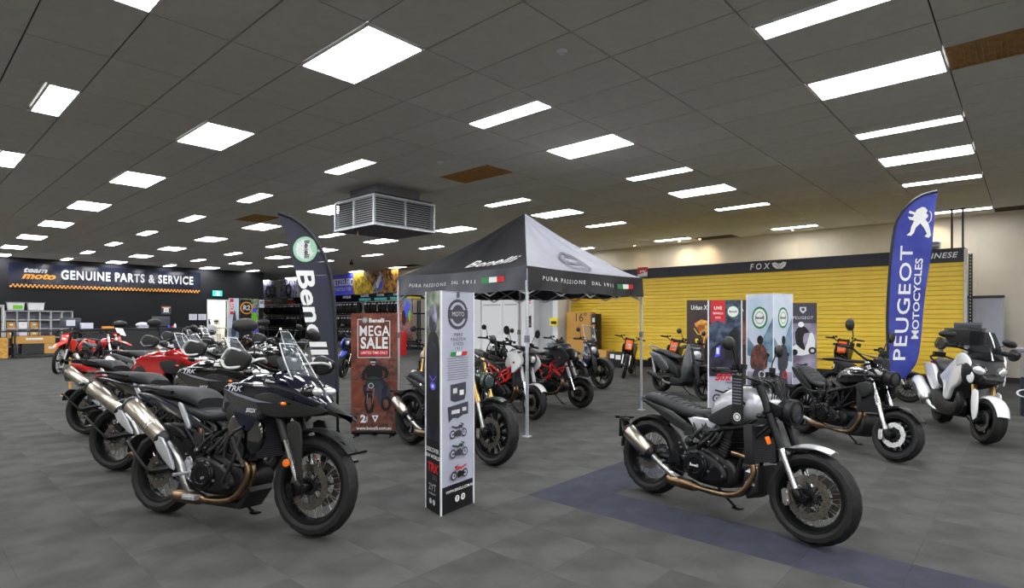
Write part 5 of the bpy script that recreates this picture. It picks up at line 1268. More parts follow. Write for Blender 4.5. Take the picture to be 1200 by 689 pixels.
# ---------------------------------------------------------------- scooters
def scooter(label, x, y, yaw, wb, body='gloss_white', trim='matt_black', R=.3, wf=.12, fork='gold', style='maxi', det=1, lean=-.1, group=None, bigwheel=False, silkey='steel', steer=0, screen=False):
    B = Bike('scooter', label, x, y, yaw, wb, lean, 'scooter', group, Rf=R, det=det, rake=26, steer=steer)
    Rr = R*.97; B.Rr = Rr; f = wb-1.5
    B.wheel(True, R, wf, 'cast', rd=.13, rr=R-.085, n=8 if style == 'maxi' else 7, disc=(-1, 1) if style == 'maxi' else (1,), rim='black_metal')
    B.wheel(False, Rr, wf*1.15, 'cast', rd=.11, rr=Rr-.085, n=8, disc=(-1,))
    B.fork(top=.72, split=.3, ru=.03, rl=.024, ku=fork, kl='dgrey_print', yy=.1)
    for sd in (-1, 1): B.caliper(True, sd, 190, .13, 'black_metal')
    B.swing(Rr, (.42, 0, .34))
    m = MB(); m.arch(wb, R, R+.045, 20, 165, .085, crown=.04); fo = B.b(m, 'front_mudguard', body if style == 'maxi' else trim, front=True)
    m = MB()
    for sd in (-1, 1): m.puff([(wb-.2, R+.32), (wb-.1, R+.34), (wb-.02, R+.1), (wb-.05, R-.02), (wb-.14, R+.1)], .012, .01, yc=sd*.125, sub=2)
    B.b(m, 'fork_cover', body if style == 'maxi' else trim, fo, front=True)
    # underseat body
    if style == 'maxi':
        B.b(MB().loft([(-.38, .8, .84, .05), (-.2, .68, .86, .12), (.05, .58, .82, .17), (.3, .52, .78, .19), (.55, .46, .76, .17), (.66, .44, .66, .1)], 22, 5), 'rear_body', trim)
        for sd in (-1, 1):
            m = MB(); m.puff([(-.3, .84), (.0, .84), (.12, .8), (.3, .62), (.26, .48), (.1, .5), (-.12, .62), (-.3, .76)], .03, .02, yc=sd*.175, sub=3); B.b(m, 'side_panel', body)
            m = MB(); m.puff([(.46, .7), (.62, .8), (.9, .96), (1.06+f, 1.0), (1.16+f, .86), (1.08+f, .66), (.9, .56), (.8, .42), (.66, .44), (.62, .6)], .03, .025, yc=sd*.19, sub=3)
            B.b(m, 'front_side_panel', body)
            m = MB(); m.puff([(.1, .46), (.3, .5), (.7, .4), (1.0+f, .42), (1.08+f, .56), (1.16+f, .4), (1.0+f, .24), (.6, .2), (.3, .26)], .04, .03, yc=sd*.17, sub=3); B.b(m, 'footboard', trim)
        m = MB(); m.loft([(.98+f, .62, 1.04, .15), (1.1+f, .62, 1.08, .2), (1.24+f, .66, 1.06, .215), (1.36+f, .72, .98, .18), (1.46+f, .74, .88, .1), (1.5+f, .76, .84, .05)], 24, 5); no = B.b(m, 'nose_fairing', trim)
        for sd in (-1, 1):
            m = MB(); m.puff([(.98+f, 1.0), (1.12+f, 1.06), (1.26+f, 1.02), (1.34+f, .93), (1.4+f, .78), (1.36+f, .7), (1.29+f, .74), (1.28+f, .84), (1.18+f, .92), (1.04+f, .88)], .016, .014, yc=sd*.212, sub=3)
            for v in m.v: v.y *= max(.5, 1-max(0, v.x-1.15-f)*1.1)
            B.b(m, 'headlight_surround', body, no)
            m = MB(); T = Matrix.Translation((1.43+f, sd*.112, .865)) @ Matrix.Rotation(sd*.6, 4, 'Z') @ Matrix.Rotation(sd*.35, 4, 'X'); m.ell((0, 0, 0), (.03, .075, .052), 18, 10, T); B.b(m, 'headlight', 'lens', no); T2_ = T @ Matrix.Translation((-.008, 0, 0)); m = MB(); m.ell((0, 0, 0), (.03, .09, .066), 18, 10, T2_); B.b(m, 'headlight_housing', 'gloss_black', no)
        m = MB(); m.puff([(1.44+f, .83), (1.56+f, .79), (1.55+f, .76), (1.4+f, .72)], .1, .02, sub=2); B.b(m, 'beak', trim, no)
        m = MB(); m.box((1.49+f, 0, .755), (.02, .08, .02)); B.b(m, 'red_badge', 'red_print', no)
        vs = []; fs = []
        n = 8
        for lay in (0, .004):
            for i in range(n+1):
                t = i/n
                for j in range(9): u = -1+j/4; vs.append((1.36+f-.26*t-.07*u*u+lay, (.17-.04*t*t)*u, 1.0+.34*t))
        k = (n+1)*9
        for i in range(n):
            for j in range(8): a = i*9+j; fs += [(a, a+1, a+10, a+9), (k+a, k+a+9, k+a+10, k+a+1)]
        B.b(MB().add(vs, fs), 'windscreen', 'glass_dark')
        B.b(MB().loft([(-.3, .84, .88, .07), (-.15, .83, .92, .14), (.08, .82, .91, .17), (.2, .78, .86, .17), (.4, .76, .82, .17), (.58, .76, .83, .13), (.66, .8, .88, .08)], 22, 5, 2.8), 'seat', 'seat')
        m = MB(); m.curve([(-.1, .15, .88), (-.32, .13, .93), (-.42, .0, .95), (-.32, -.13, .93), (-.1, -.15, .88)], .014, 8, 4); m.box((-.42, 0, .98), (.1, .14, .06)); B.b(m, 'grab_rail', 'black_metal')
        m = MB(); m.box((-.4, 0, .84), (.03, .2, .06)); B.b(m, 'tail_light', 'red_lens', bevel=.01)
        B.silencer([(.12, -.24, .34), (-.28, -.27, .56)], .085, 'gloss_white', cap='steel', bands=False, link=[(.5, -.08, .24), (.4, -.16, .22), (.25, -.22, .26)])
        m = MB(); T = Matrix.Translation((-.08, -.345, .45)) @ Matrix.Rotation(.5, 4, 'Y'); m.ell((0, 0, 0), (.17, .012, .05), 18, 8, T); B.b(m, 'silencer_inlay', 'dgrey_print')
        B.bars(1.0+f, 1.08, .38, .03, .12, mir='big', mh=.1, mout=.08, guard='black_plastic')
        B.plate(-.5, .6, .2, -.35, [(-.35, .05, .8)])
    else:
        B.b(MB().loft([(-.36, .8, .84, .05), (-.2, .68, .84, .11), (.05, .5, .8, .14), (.35, .4, .72, .15), (.55, .34, .58, .13), (.62, .32, .42, .1)], 22, 5), 'rear_body', trim)
        for sd in (-1, 1):
            m = MB(); m.puff([(-.3, .8), (0, .78), (.26, .68), (.4, .5), (.2, .44), (-.05, .6)], .02, .015, yc=sd*.15, sub=3); B.b(m, 'side_panel', body)
        m = MB(); m.puff([(.5, .22), (.5, .34), (.9+f, .33), (1.0+f, .4), (1.1+f, .3), (.9+f, .2)], .17, .02, sub=2); B.b(m, 'footboard', trim)
        m = MB(); m.puff([(.98+f, .36), (.96+f, .6), (1.02+f, .98), (1.12+f, 1.0), (1.22+f, .8), (1.26+f, .6), (1.16+f, .42), (1.06+f, .3)], .18, .05, sub=3, wf=lambda px, pz: .75+.25*min(1, max(0, (1.0-pz)*2))); so = B.b(m, 'leg_shield', body)
        m = MB(); m.ell((1.2+f, 0, .82), (.05, .1, .08), 18, 10); B.b(m, 'headlight', 'lens', so)
        for sd in (-1, 1): B.b(MB().ell((1.22+f, sd*.12, .7), (.03, .035, .02), 12, 8), 'turn_signal', 'amber', so)
        B.b(MB().loft([(-.34, .83, .86, .06), (-.2, .81, .88, .11), (.05, .79, .87, .13), (.3, .73, .81, .14), (.48, .7, .78, .12), (.56, .7, .74, .08)], 22, 5, 2.8), 'seat', 'seat')
        m = MB(); m.curve([(-.1, .12, .84), (-.35, .1, .9), (-.48, .05, .93), (-.48, -.05, .93), (-.35, -.1, .9), (-.1, -.12, .84)], .013, 8, 4); B.b(m, 'grab_rail', 'grey_print')
        m = MB(); m.box((-.36, 0, .8), (.03, .12, .05)); B.b(m, 'tail_light', 'red_lens', bevel=.01)
        m = MB(); m.tube([(-.05, .13, Rr), (-.28, .1, .74)], .022, 8); m.tube([(-.05, -.13, Rr), (-.28, -.1, .74)], .022, 8); B.b(m, 'rear_shock', 'silver_paint')
        B.silencer([(.2, -.17, .28), (-.18, -.2, .38)], .05, 'matt_black', bands=False, link=[(.5, -.06, .24), (.4, -.12, .22), (.3, -.16, .24)])
        m = MB(); m.puff([(.98+f, 1.0), (1.1+f, 1.02), (1.14+f, .96), (1.0+f, .94)], .12, .02, sub=2); B.b(m, 'handlebar_cover', trim, front=True)
        B.bars(1.0+f, 1.03, .35, .02, .06, mir='round' , mh=.16)
        if screen: B.b(MB().puff([(1.1+f, 1.02), (.98+f, 1.36), (.985+f, 1.37), (1.12+f, 1.03)], .17, .005, sub=1), 'windscreen', 'glass_clear'); B.b(MB().tube([(1.1+f, -.172, 1.03), (.98+f, -.172, 1.365), (.98+f, .172, 1.365), (1.1+f, .172, 1.03)], .007, 6), 'screen_edge', 'white_metal')
        B.plate(-.42, .58, .18, -.35, [(-.3, .04, .76)])
    m = MB(); m.puff([(.2, .2), (.15, .36), (.45, .42), (.6, .3), (.55, .18)], .12, .03, sub=2); B.b(m, 'engine', 'engine_black')
    B.stand(.5, .2)
    return B
# ---------------------------------------------------------------- the machines on the floor
adventure('dark navy adventure motorcycle in front, spoked wheels and big silver silencer', 1.72, 4.31, -68.1, 1.41, 'gloss_navy', det=2)
adventure('glossy black adventure motorcycle directly behind the navy one, silver silencer', 1.95, 6.05, -58.5, 1.48, 'gloss_black', det=2, mirrors=False)
adventure('bright red adventure motorcycle with clear screen in the left row', 2.21, 8.39, -56.9, 1.53, 'gloss_red', wire=False, det=1, text=False)
adventure('grey and black adventure motorcycle parked behind the bright red one', 3.1, 10.6, -58, 1.50, 'grey_paint', wire=False, det=1, text=False, mirrors=False)
adventure('black adventure motorcycle with grey seat close to the feather flag base', 3.65, 8.36, -70.5, 1.51, 'gloss_black', wire=True, det=1, text=False, seatkey='seat_grey')
roadster('black classic motorcycle with chrome parts in the back row near the tyre racks', 5.3, 12.2, -80, 1.5, 'gloss_black', style='classic', lampkey='chrome', mir='round', mshade='chrome', forku='chrome')
roadster('silver grey naked motorcycle in the back row left of the feather flag', 4.7, 10.6, -70, 1.42, 'grey_paint', wire=False, style='naked')
adventure('black adventure motorcycle far back near the steel workbench', 5.6, 17.2, -60, 1.5, 'gloss_black', wire=False, det=1, text=False, mirrors=False)
roadster('dark naked motorcycle near the rider poster boards', 7.3, 17.6, -75, 1.42, 'gloss_black', wire=False, style='naked')
offroad('red and white dirt bike with raised front mudguard near the workbench', 3.55, 20.3, -118, 1.40, 'orange_red', 'gloss_red', R=.36, hb=1.25, rimkey='white_metal', fork='white_metal', plate='orange_red', spoke='white_metal')
roadster('small red retro motorcycle with round headlight near the black counter', 3.95, 18.6, -72, 1.42, 'gloss_red', style='classic', lampkey='black_plastic', forku='steel', mir=None)
offroad('red dirt bike with a white paper flyer beside the retro motorcycle', 4.55, 20.9, -70, 1.42, 'orange_red', 'gloss_red', R=.34, hb=1.22, flyer=True, plate='orange_red', rimkey='black_metal')
LEO = roadster('silver retro roadster with spoked wheels and short steel silencer in front', 4.30, 1.75, -103.4, 1.38, 'silver_paint', det=2, Rf=.308, wf=.13, mir='round', text=('Benelli', .58, .36, .03, 'white_print', -.213), mir_h=.15)
roadster('dark green roadster with gold forks behind the tall display column', 4.23, 4.79, -93.3, 1.43, 'green_paint', wire=False, det=2, forku='gold', forkl='steel', lampkey='green_paint', ncast=12)
roadster('black low cruiser motorcycle with silver fork tubes and dished seat', 7.62, 1.62, -130.7, 1.50, 'gloss_black', wire=False, det=2, style='cruiser', forku='chrome', forkl='steel', ncast=14, mir='leaf', fender='matt_black', Rf=.272, steer=.25, mir_h=.2, disckey='steel')
roadster('white and red naked motorcycle under the canopy beside its front pole', 6.65, 6.13, -103, 1.37, 'gloss_white', wire=False, style='naked', frame='red_frame', mir='leaf', lowerfork=False, forku='silver_paint', det=2, ncast=10, Rf=.255, Rr=.26, wr=.14, fender='gloss_white')
roadster('small black naked motorcycle with red trellis frame under the canopy', 7.86, 6.19, -84, 1.14, 'matt_black', wire=False, style='naked', frame='red_frame', mir=None, Rf=.245, wf=.12, Rr=.25, wr=.13, sc=.88, forku='silver_paint', det=2, seatkey='seat')
roadster('black retro motorcycle with round mirrors behind the white and red one', 8.3, 8.2, -108, 1.36, 'gloss_black', style='classic', mir='round')
roadster('grey naked motorcycle between the small black bike and the white doors', 9.37, 7.52, -84, 1.3, 'grey_paint', wire=False, style='naked', mir=None)
scooter('black step-through scooter parked before the tall cardboard carton', 10.49, 7.47, -100, 1.32, 'dark_slate', style='city', R=.32, wf=.1, fork='black_metal', screen=True)
scooter('dark grey scooter with rear rack beside the folding canopy pole', 10.48, 5.03, -117.5, 1.34, 'grey_paint', style='city', R=.31, wf=.11, fork='black_metal')
scooter('white maxi scooter with gold forks and dark windscreen', 9.59, .67, -158.8, 1.52, 'gloss_white', style='maxi', R=.27, wf=.14, steer=.18)
offroad('orange and black electric dirt bike at the yellow wall, nearest the cartons', 13.2, 7.85, -158, 1.25, 'ktm_orange', 'black_plastic', R=.3, hb=1.12, electric=True, tallfender=False, name='electric_dirt_bike', steer=.2)
offroad('orange electric dirt bike behind the grey scooter', 13.4, 6.6, -172, 1.25, 'ktm_orange', 'black_plastic', R=.3, hb=1.12, electric=True, tallfender=False, name='electric_dirt_bike', steer=.2)
offroad('orange dirt bike at the yellow wall right of the tall banners', 15.2, 3.3, -176, 1.25, 'ktm_orange', 'black_plastic', R=.31, hb=1.15, electric=True, tallfender=False, name='electric_dirt_bike')
offroad('blue dirt bike with a fine spoked wheel half hidden by the blue flag', 12.42, 2.21, -88, 1.2, 'blue_paint', 'black_plastic', R=.27, hb=1.0, electric=True, tallfender=False, name='electric_dirt_bike', steer=.0)
roadster('blue motorcycle between the feather flag and the sale banner', 8.45, 13.5, -140, 1.4, 'blue_paint', wire=False, style='naked')
roadster('dark motorcycle with gold forks seen between canopy pole and display column', 6.15, 7.6, -128, 1.4, 'grey_paint', wire=False, forku='gold', style='classic')
# swing tag on the silver roadster
tg = MB(); tg.box((0, 0, 0), (.004, .09, .4)); tg.box((0, 0, .24), (.004, .02, .1)); tg = tg.build('swing_tag', 'black_print', bevel=.001, seg=1)
bw = LEO.r
M_ = Matrix.Translation(LEO.r.location) @ Matrix.Rotation(radians(-103.4), 4, 'Z') @ Matrix.Rotation(-.12, 4, 'X')
tg.matrix_world = M_ @ Matrix.Translation((.90-.69, -.2, .92)) @ Matrix.Rotation(pi/2, 4, 'Z') @ Matrix.Rotation(-.1, 4, 'Y')
tag(tg, 'black swing tag hanging from the handlebar over the silver tank', 'tag')
p = Print(Matrix.Translation((-.0025, 0, 0)) @ frame((0, 0, 0), (0, -1, 0), (0, 0, 1)))
p.ring('white_print', 0, -.15, .022, .03); p.disc('white_print', 0, -.15, .016)
for k in range(9): p.rect('grey_print', -.035, .12-k*.022, .035, .128-k*.022)
p.text('white_print', 'BENELLI', 0, .16, .022); p.build(tg)
# ================================================================== FOLDING CANOPY
CX0, CX1, CY0, CY1 = 5.52, 8.43, 4.74, 7.45
ZE, ZV, ZP = 2.185, 1.87, 3.22
PK = Vector((7.0, 6.06, ZP))
gz = empty('folding_canopy', ((CX0+CX1)/2, (CY0+CY1)/2, 0), label='black and grey pop-up canopy tent on thin white poles', category='canopy')
gc_ = Vector(gz.location)
cor = [Vector((CX0, CY0, ZE)), Vector((CX1, CY0, ZE)), Vector((CX1, CY1, ZE)), Vector((CX0, CY1, ZE))]
def roof(i):
    a, b = cor[i], cor[(i+1) % 4]
    def f(s, t):     # s along the eave, t up to the peak
        e = a.lerp(b, s); p_ = e.lerp(PK, t)
        p_.z = ZE+(ZP-ZE)*(t**1.22)-.05*sin(pi*s)*(1-t)*sin(pi*min(1, t*1.5+.1))*1.0
        p_.z += .008*sin(s*23+t*9)*(1-t)*t*4
        return p_
    return f
def valance(i):
    a, b = cor[i], cor[(i+1) % 4]; n_ = (b-a).cross(Vector((0, 0, 1))).normalized()
    def f(s, t):
        p_ = a.lerp(b, s); w_ = sin(s*31+t*2+i)*.011+sin(s*13+i*2)*.014+.02*sin(pi*s)*t
        p_ = p_+n_*(w_*(.4+t)+.01); p_.z = ZE-(ZE-ZV)*t+.012*sin(s*pi*5)*t-.02*sin(pi*s)*(1-t)
        return p_
    return f
def sheet(f, ns, nt, th=.003):
    m = MB(); vs = []; fs = []
    for lay in (0, 1):
        for i in range(ns+1):
            for j in range(nt+1):
                p_ = f(i/ns, j/nt)-gc_; p_.z -= lay*th; vs.append(p_)
    k = (ns+1)*(nt+1)
    for i in range(ns):
        for j in range(nt):
            a = i*(nt+1)+j; fs += [(a, a+1, a+nt+2, a+nt+1), (k+a, k+a+nt+1, k+a+nt+2, k+a+1)]
    return m.add(vs, fs)
def wrap(f, items, off, name, sgn=1):
    """items: (key, verts2d, faces) in (s, t) coordinates, laid on the sheet f"""
    m = MB()
    for key, vs, fs in items:
        out = []
        for s_, t_ in vs:
            e = .01; p0 = f(s_, t_); n_ = (f(s_+e, t_)-p0).cross(f(s_, t_+e)-p0).normalized()*sgn
            out.append(p0+n_*off-gc_)
        m.use(key).add(out, fs)
    return m.build(name, None, gz)
tops = ['canopy_grey', 'canopy_black', 'canopy_grey', 'canopy_black']; vals = ['canopy_black', 'canopy_mid', 'canopy_black', 'canopy_mid']
for i in range(4):
    sheet(roof(i), 28, 20).build('roof_panel', tops[i], gz, ang=60)
    sheet(valance(i), 60, 6).build('valance', vals[i], gz, ang=60)
def ti(body, key, s0, t0, size, W, H, sx=1, flip=False, **k):
    vs, fs = text_mesh(body, 1, **k)
    return (key, [(s0+(p_[0]*sx*size/W), t0+(p_[1]*size/H)) for p_ in vs], fs)
SL = 1.8
def tf(body, key, s0, s1, t, h, H, **k):
    vs, fs = text_fit(body, s1-s0, h/H, **k); return (key, [((s0+s1)/2+a, t+b_*(-1 if H < 1 else 1)) for a, b_ in vs], fs)
def flagi(s0, t0, w, h): return [(k_, [(s0+j*w, t0), (s0+(j+1)*w, t0), (s0+(j+1)*w, t0+h), (s0+j*w, t0+h)], [(0, 1, 2, 3)]) for j, k_ in enumerate(('green_print', 'white_print', 'red_print'))]
# near side (i=0): s runs from the front pole to the far right pole = reading direction
W0 = CX1-CX0
wrap(valance(0), [tf('PURA PASSIONE', 'white_print', .096, .43, .47, .06, .315, bold=.01, space=1.4, shear=.1), tf('DAL', 'white_print', .488, .562, .49, .055, .315, bold=.01, space=1.3), tf('1911', 'white_print', .59, .677, .5, .055, .315, bold=.01, space=1.3)], .012, 'lettering', -1)
wrap(valance(0), flagi(.729, .4, .056, .24), .012, 'tricolour', -1)
def ringi(s0, t0, r0, r1, W, H, key='dgrey_print', n=36):
    vs = []
    for i in range(n+1):
        a = 2*pi*i/n
        for r in (r0, r1): vs.append((s0+r*cos(a)/W, t0+r*sin(a)/H))
    return (key, vs, [(2*i, 2*i+1, 2*i+3, 2*i+2) for i in range(n)])
# on the sloped panels s spans less width as t rises, so scale s about the centre
def roofw(i): 
    g = roof(i)
    return lambda s, t: g(.5+(s-.5)/(1-t) if t < .95 else .5, t)
wrap(roofw(0), [ringi(.5, .24, .25, .30, W0, SL), ringi(.5, .24, .19, .205, W0, SL), ti('Benelli', 'dgrey_print', .5, .24, .15, W0, SL, sx=.9, bold=.02), ('dgrey_print', [(.46, .33), (.5, .36), (.54, .33)], [(0, 1, 2)]), ('dgrey_print', [(.46, .15), (.5, .12), (.54, .15)], [(0, 1, 2)])], .02, 'roof_emblem', 1)
# left side (i=3): s runs from the far left pole to the front pole
W3 = CY1-CY0
wrap(valance(3), [tf('PURA PASSIONE', 'silver_print', .13, .43, .52, .055, .315, bold=.01, space=1.4, shear=.1), tf('DAL', 'silver_print', .483, .54, .5, .052, .315, bold=.01, space=1.3), tf('1911', 'silver_print', .575, .664, .49, .052, .315, bold=.01, space=1.3)], .012, 'lettering', -1)
wrap(valance(3), flagi(.713, .34, .047, .24), .012, 'tricolour', -1)
wrap(roofw(3), [tf('Benelli', 'white_print', .5, .85, .185, .13*SL, SL, bold=.0, shear=.3, space=1.05)], .02, 'roof_lettering', 1)
for i, c in enumerate(cor):
    q = c-gc_; m = MB(); m.box((q.x*.995, q.y*.995, 1.0), (.034, .034, 2.0)); m.box((q.x*.995, q.y*.995, 1.7), (.026, .026, .9)); po = m.build('pole', 'alu', gz, bevel=.004, seg=1)
    MB().box((q.x*.995, q.y*.995, .006), (.1, .1, .012)).build('foot_plate', 'alu', po); MB().box((q.x*.995, q.y*.995, 1.25), (.05, .05, .09)).build('clamp', 'grey_print', po)
for i in range(4):
    a, b = cor[i]-gc_, cor[(i+1) % 4]-gc_; a = a*.98; b = b*.98; a.z = b.z = 2.1
    m = MB()
    for j in range(4):
        p0, p1 = a.lerp(b, j/4), a.lerp(b, (j+1)/4); hi, lo = Vector((0, 0, 0)), Vector((0, 0, -.28))
        m.tube([tuple(p0+hi), tuple(p1+lo)], .011, 6); m.tube([tuple(p0+lo), tuple(p1+hi)], .011, 6)
    m.build('scissor_truss', 'alu', gz)
m = MB()
for c in cor: m.tube([tuple((c-gc_)*.96-Vector((0, 0, .06))), tuple(PK-gc_-Vector((0, 0, .62)))], .012, 6)
m.build('roof_spars', 'alu', gz)
# ================================================================== DISPLAY COLUMNS AND BANNERS
def column(corners, h, label, key='lilac_board', name='display_column'):
    """three cornered printed column; corners anticlockwise seen from above"""
    c = sum((Vector((x, y, 0)) for x, y in corners), Vector())/3
    r = empty(name, tuple(c), label=label, category='display column')
    q = [Vector((x, y, 0))-c for x, y in corners]
    fs = []
    for i in range(3):
        a, b = q[i], q[(i+1) % 3]; u = (b-a).normalized(); n_ = Vector((u.y, -u.x, 0))
        if n_.dot((a+b)/2) < 0: n_ = -n_
        w = (b-a).length; mid = (a+b)/2-n_*.004
        T = frame((mid.x, mid.y, h/2), tuple(u), (0, 0, 1))
        if (T.to_3x3() @ Vector((0, 0, 1))).dot(n_) < 0: T = frame((mid.x, mid.y, h/2), tuple(-u), (0, 0, 1))
        o = MB().box((0, 0, 0), (w, h, .008), T).build('side_board', key, r)
        fs.append((Print(T @ Matrix.Translation((0, 0, .0042))), w, o))
    for v in q: MB().box((v.x, v.y, h/2), (.012, .012, h)).build('corner_trim', 'white_print', r)
    MB().add([tuple(v+Vector((0, 0, h-.002))) for v in q]+[tuple(v+Vector((0, 0, h-.01))) for v in q], [(0, 1, 2), (5, 4, 3), (0, 1, 4, 3), (1, 2, 5, 4), (2, 0, 3, 5)]).build('top_board', key, r)
    return r, fs
# tall column in front: left face dark, right face pale
r, fs = column([(2.92, 3.57), (2.86, 3.32), (3.25, 3.37+.0)], 1.72, 'tall three sided column with heritage motorcycle prints in the foreground')
(p, w, o) = fs[0]; h = 1.72; w2 = w/2
p.rect('forest_print', -w2, .35, w2, h/2); p.poly('night_print', [(-w2, .35), (w2, .35), (w2, -.3), (-w2, -.3)]); p.rect('black_print', -w2, -h/2, w2, -.3)
p.poly('violet_photo', [(-.05, .55), (-.07, .66), (-.03, .75), (.03, .75), (.07, .66), (.05, .55)], 2); p.poly('black_print', [(-.11, .0), (-.11, .42), (-.05, .54), (.05, .54), (.11, .42), (.11, .0), (.05, -.25), (-.06, -.25)], 2)
p.poly('night_print', [(-.07, .3), (-.05, .45), (.05, .45), (.08, .3), (.05, .1), (-.05, .1)], 2); p.disc('blue_print', .0, .12, .05, .03); p.disc('white_print', .0, .12, .022, .014); p.line('blue_print', [(-.06, .2), (0, .16), (.06, .2)], .01)
p.text('white_print', 'DISCOVER', 0, -.38, .045, bold=.02); p.text('white_print', 'NEW WORLDS', 0, -.43, .04, bold=.02); p.text('red_print', 'TRK', -.0, -.52, .1, bold=.03, shear=.25); p.text('grey_print', '502', .04, -.59, .05); p.text('silver_print', '2YT', 0, -.67, .075); p.text('silver_print', 'WARRANTY', 0, -.72, .022)
for sx in (-.03, .03): p.disc('silver_print', sx, -.78, .022)
p.build(o)
(p, w, o) = fs[1]; w2 = w/2
p.rect('black_print', -w2, -h/2, w2, -h/2+.21)
p.ring('dgrey_print', 0, .68, .1, .125, 20, 160, ay=.95); p.ring('dgrey_print', 0, .68, .1, .125, 200, 340, ay=.95); p.disc('dgrey_print', 0, .68, .075); p.rect('dgrey_print', -.12, .645, .12, .715); p.ring('dgrey_print', 0, .83, .014, .02); p.disc('dgrey_print', 0, .83, .006)
p.text('silver_print', 'MOTO', 0, .68, .05)
for i, t_ in enumerate(('PURE', 'PASSION', 'SINCE', '1911')): p.text('dgrey_print', t_, 0, .52-i*.037, .033, bold=.015, space=1.5)
for i, k_ in enumerate(('green_print', 'white_print', 'red_print')): p.poly(k_, [(-.1+i*.066, .355), (-.034+i*.066, .355), (-.024+i*.066, .385), (-.09+i*.066, .385)])
for i in range(10): p.z = .001; p.rect('grey_print', -.13+.006*(i % 3), .33-i*.018, .13-.009*(i % 2), .336-i*.018)
p.poly('dgrey_print', [(-.09, .01), (-.09, .13), (.1, .14), (.1, .05), (.08, .0), (-.04, -.01)]); p.rect('silver_print', -.06, .06, -.01, .1); p.rect('white_print', .02, .04, .07, .08)
p.poly('dgrey_print', [(-.125, -.04), (.125, -.02), (.125, -.12), (.06, -.12), (.0, -.14), (-.06, -.13), (-.11, -.16)]); p.rect('silver_print', -.08, -.1, .02, -.07); p.rect('silver_print', .05, -.09, .1, -.06)
p.bike(0, -.26, .2, 'dgrey_print', 'dgrey_print'); p.bike(0, -.41, .21, 'green_paint', 'dgrey_print'); p.bike(0, -.58, .2, 'red_print', 'black_print', flip=-1)
p.text('white_print', 'WWW.BENELLI.COM.AU', 0, -.69, .03, bold=.02)
for sx in (-.035, .035): p.disc('white_print', sx, -.76, .026)
p.text('black_print', 'f', -.035, -.76, .045, bold=.03); p.ring('black_print', .035, -.76, .008, .013); p.build(o)
# pale blue column with riders
r, fs = column([(9.05, 3.26), (8.91, 2.82), (9.37, 2.69)], 1.89, 'white and pale blue three sided column with green ring emblems and riders', 'sky_board')
for k, (p, w, o) in enumerate(fs[:2]):
    w2 = w/2; x0 = 0
    p.poly('hill_print', [(-w2, .0), (-w2, .3), (-.05, .1), (.1, .35), (w2, .6), (w2, -.1)], 1); p.rect('mauve_print', -w2, -.94, w2, -.25)
    a = .8 if k == 0 else .75
    p.ring('green_print', x0, .58, .14*a, .17*a, ay=1.25); p.disc('white_print', x0, .58, .13*a, .165*a); p.text('black_print', 'Benelli', x0, .58, .075*a, bold=.03); p.ring('green_print', x0, .58, .085*a, .095*a, ay=1.25)
    s_ = .9 if k == 0 else .75
    p.poly('dust_dark' if k == 0 else 'dgrey_print', [(-.16*s_, -.2), (-.17*s_, .02), (-.1*s_, .14), (-.04*s_, .17), (.06*s_, .17), (.13*s_, .1), (.15*s_, -.1), (.1*s_, -.2)], 3); p.disc('black_print', .01, .24, .06*s_, .07)
    p.poly('dgrey_print', [(-.2*s_, -.9), (-.16*s_, -.35), (-.02, -.16), (.13*s_, -.3), (.18*s_, -.9)], 2); p.ring('silver_print' if k == 0 else 'red_print', .04, -.28, .04, .06)
    p.ring('black_print', -.09*s_, -.62, .08, .11, ay=2); p.ring('black_print', .1*s_, -.62, .07, .1, ay=2); p.line('black_print', [(.1, -.15), (.16*s_, .0)], .015); p.disc('black_print', .16*s_, .02, .03)
    p.build(o)
# 502 column: one wide pale face with a photo on top
T2 = [(6.415, 2.748), (6.674, 2.463), (6.76, 2.80)]
r, fs = column(T2, 1.72, 'white display column with a night rider photo and three black cruiser silhouettes')
(p, w, o) = fs[0]; w2 = w/2
p.rect('street_print', -w2, -.1, w2, .86); p.rect('lilac_board', -w2, -.2, w2, -.02); p.poly('night_print', [(-.18, -.0), (-.16, .3), (.02, .42), (.1, .55), (.17, .5), (.19, .05), (.1, .0)], 2); p.poly('black_print', [(.0, .2), (.02, .42), (.08, .52), (.15, .48), (.15, .2)], 2); p.poly('blue_print', [(-.12, .2), (-.1, .32), (-.05, .34), (-.06, .22)]); p.rect('white_print', -.1, .24, -.07, .31)
p.poly('red_print', [(-.165, .86), (.0, .86), (.0, .6), (-.08, .63), (-.165, .6)]); p.text('white_print', 'LIVE', -.083, .77, .05, bold=.03); p.text('white_print', 'BENELLI', -.083, .71, .032, bold=.02); p.text('white_print', 'RIDE', -.083, .66, .03)
p.disc('white_print', .09, .73, .072); p.ring('green_print', .09, .73, .062, .072); p.text('dgrey_print', 'Benelli', .09, .73, .035, bold=.02)
p.text('red_print', '502', -.03, -.03, .1, sx=1.2, bold=.04, shear=.25); p.text('dgrey_print', 'CRUISER', .06, -.09, .032, bold=.03)
for i in range(3): p.bike(0, -.27-i*.2, .29, 'black_print', 'black_print')
p.build(o)
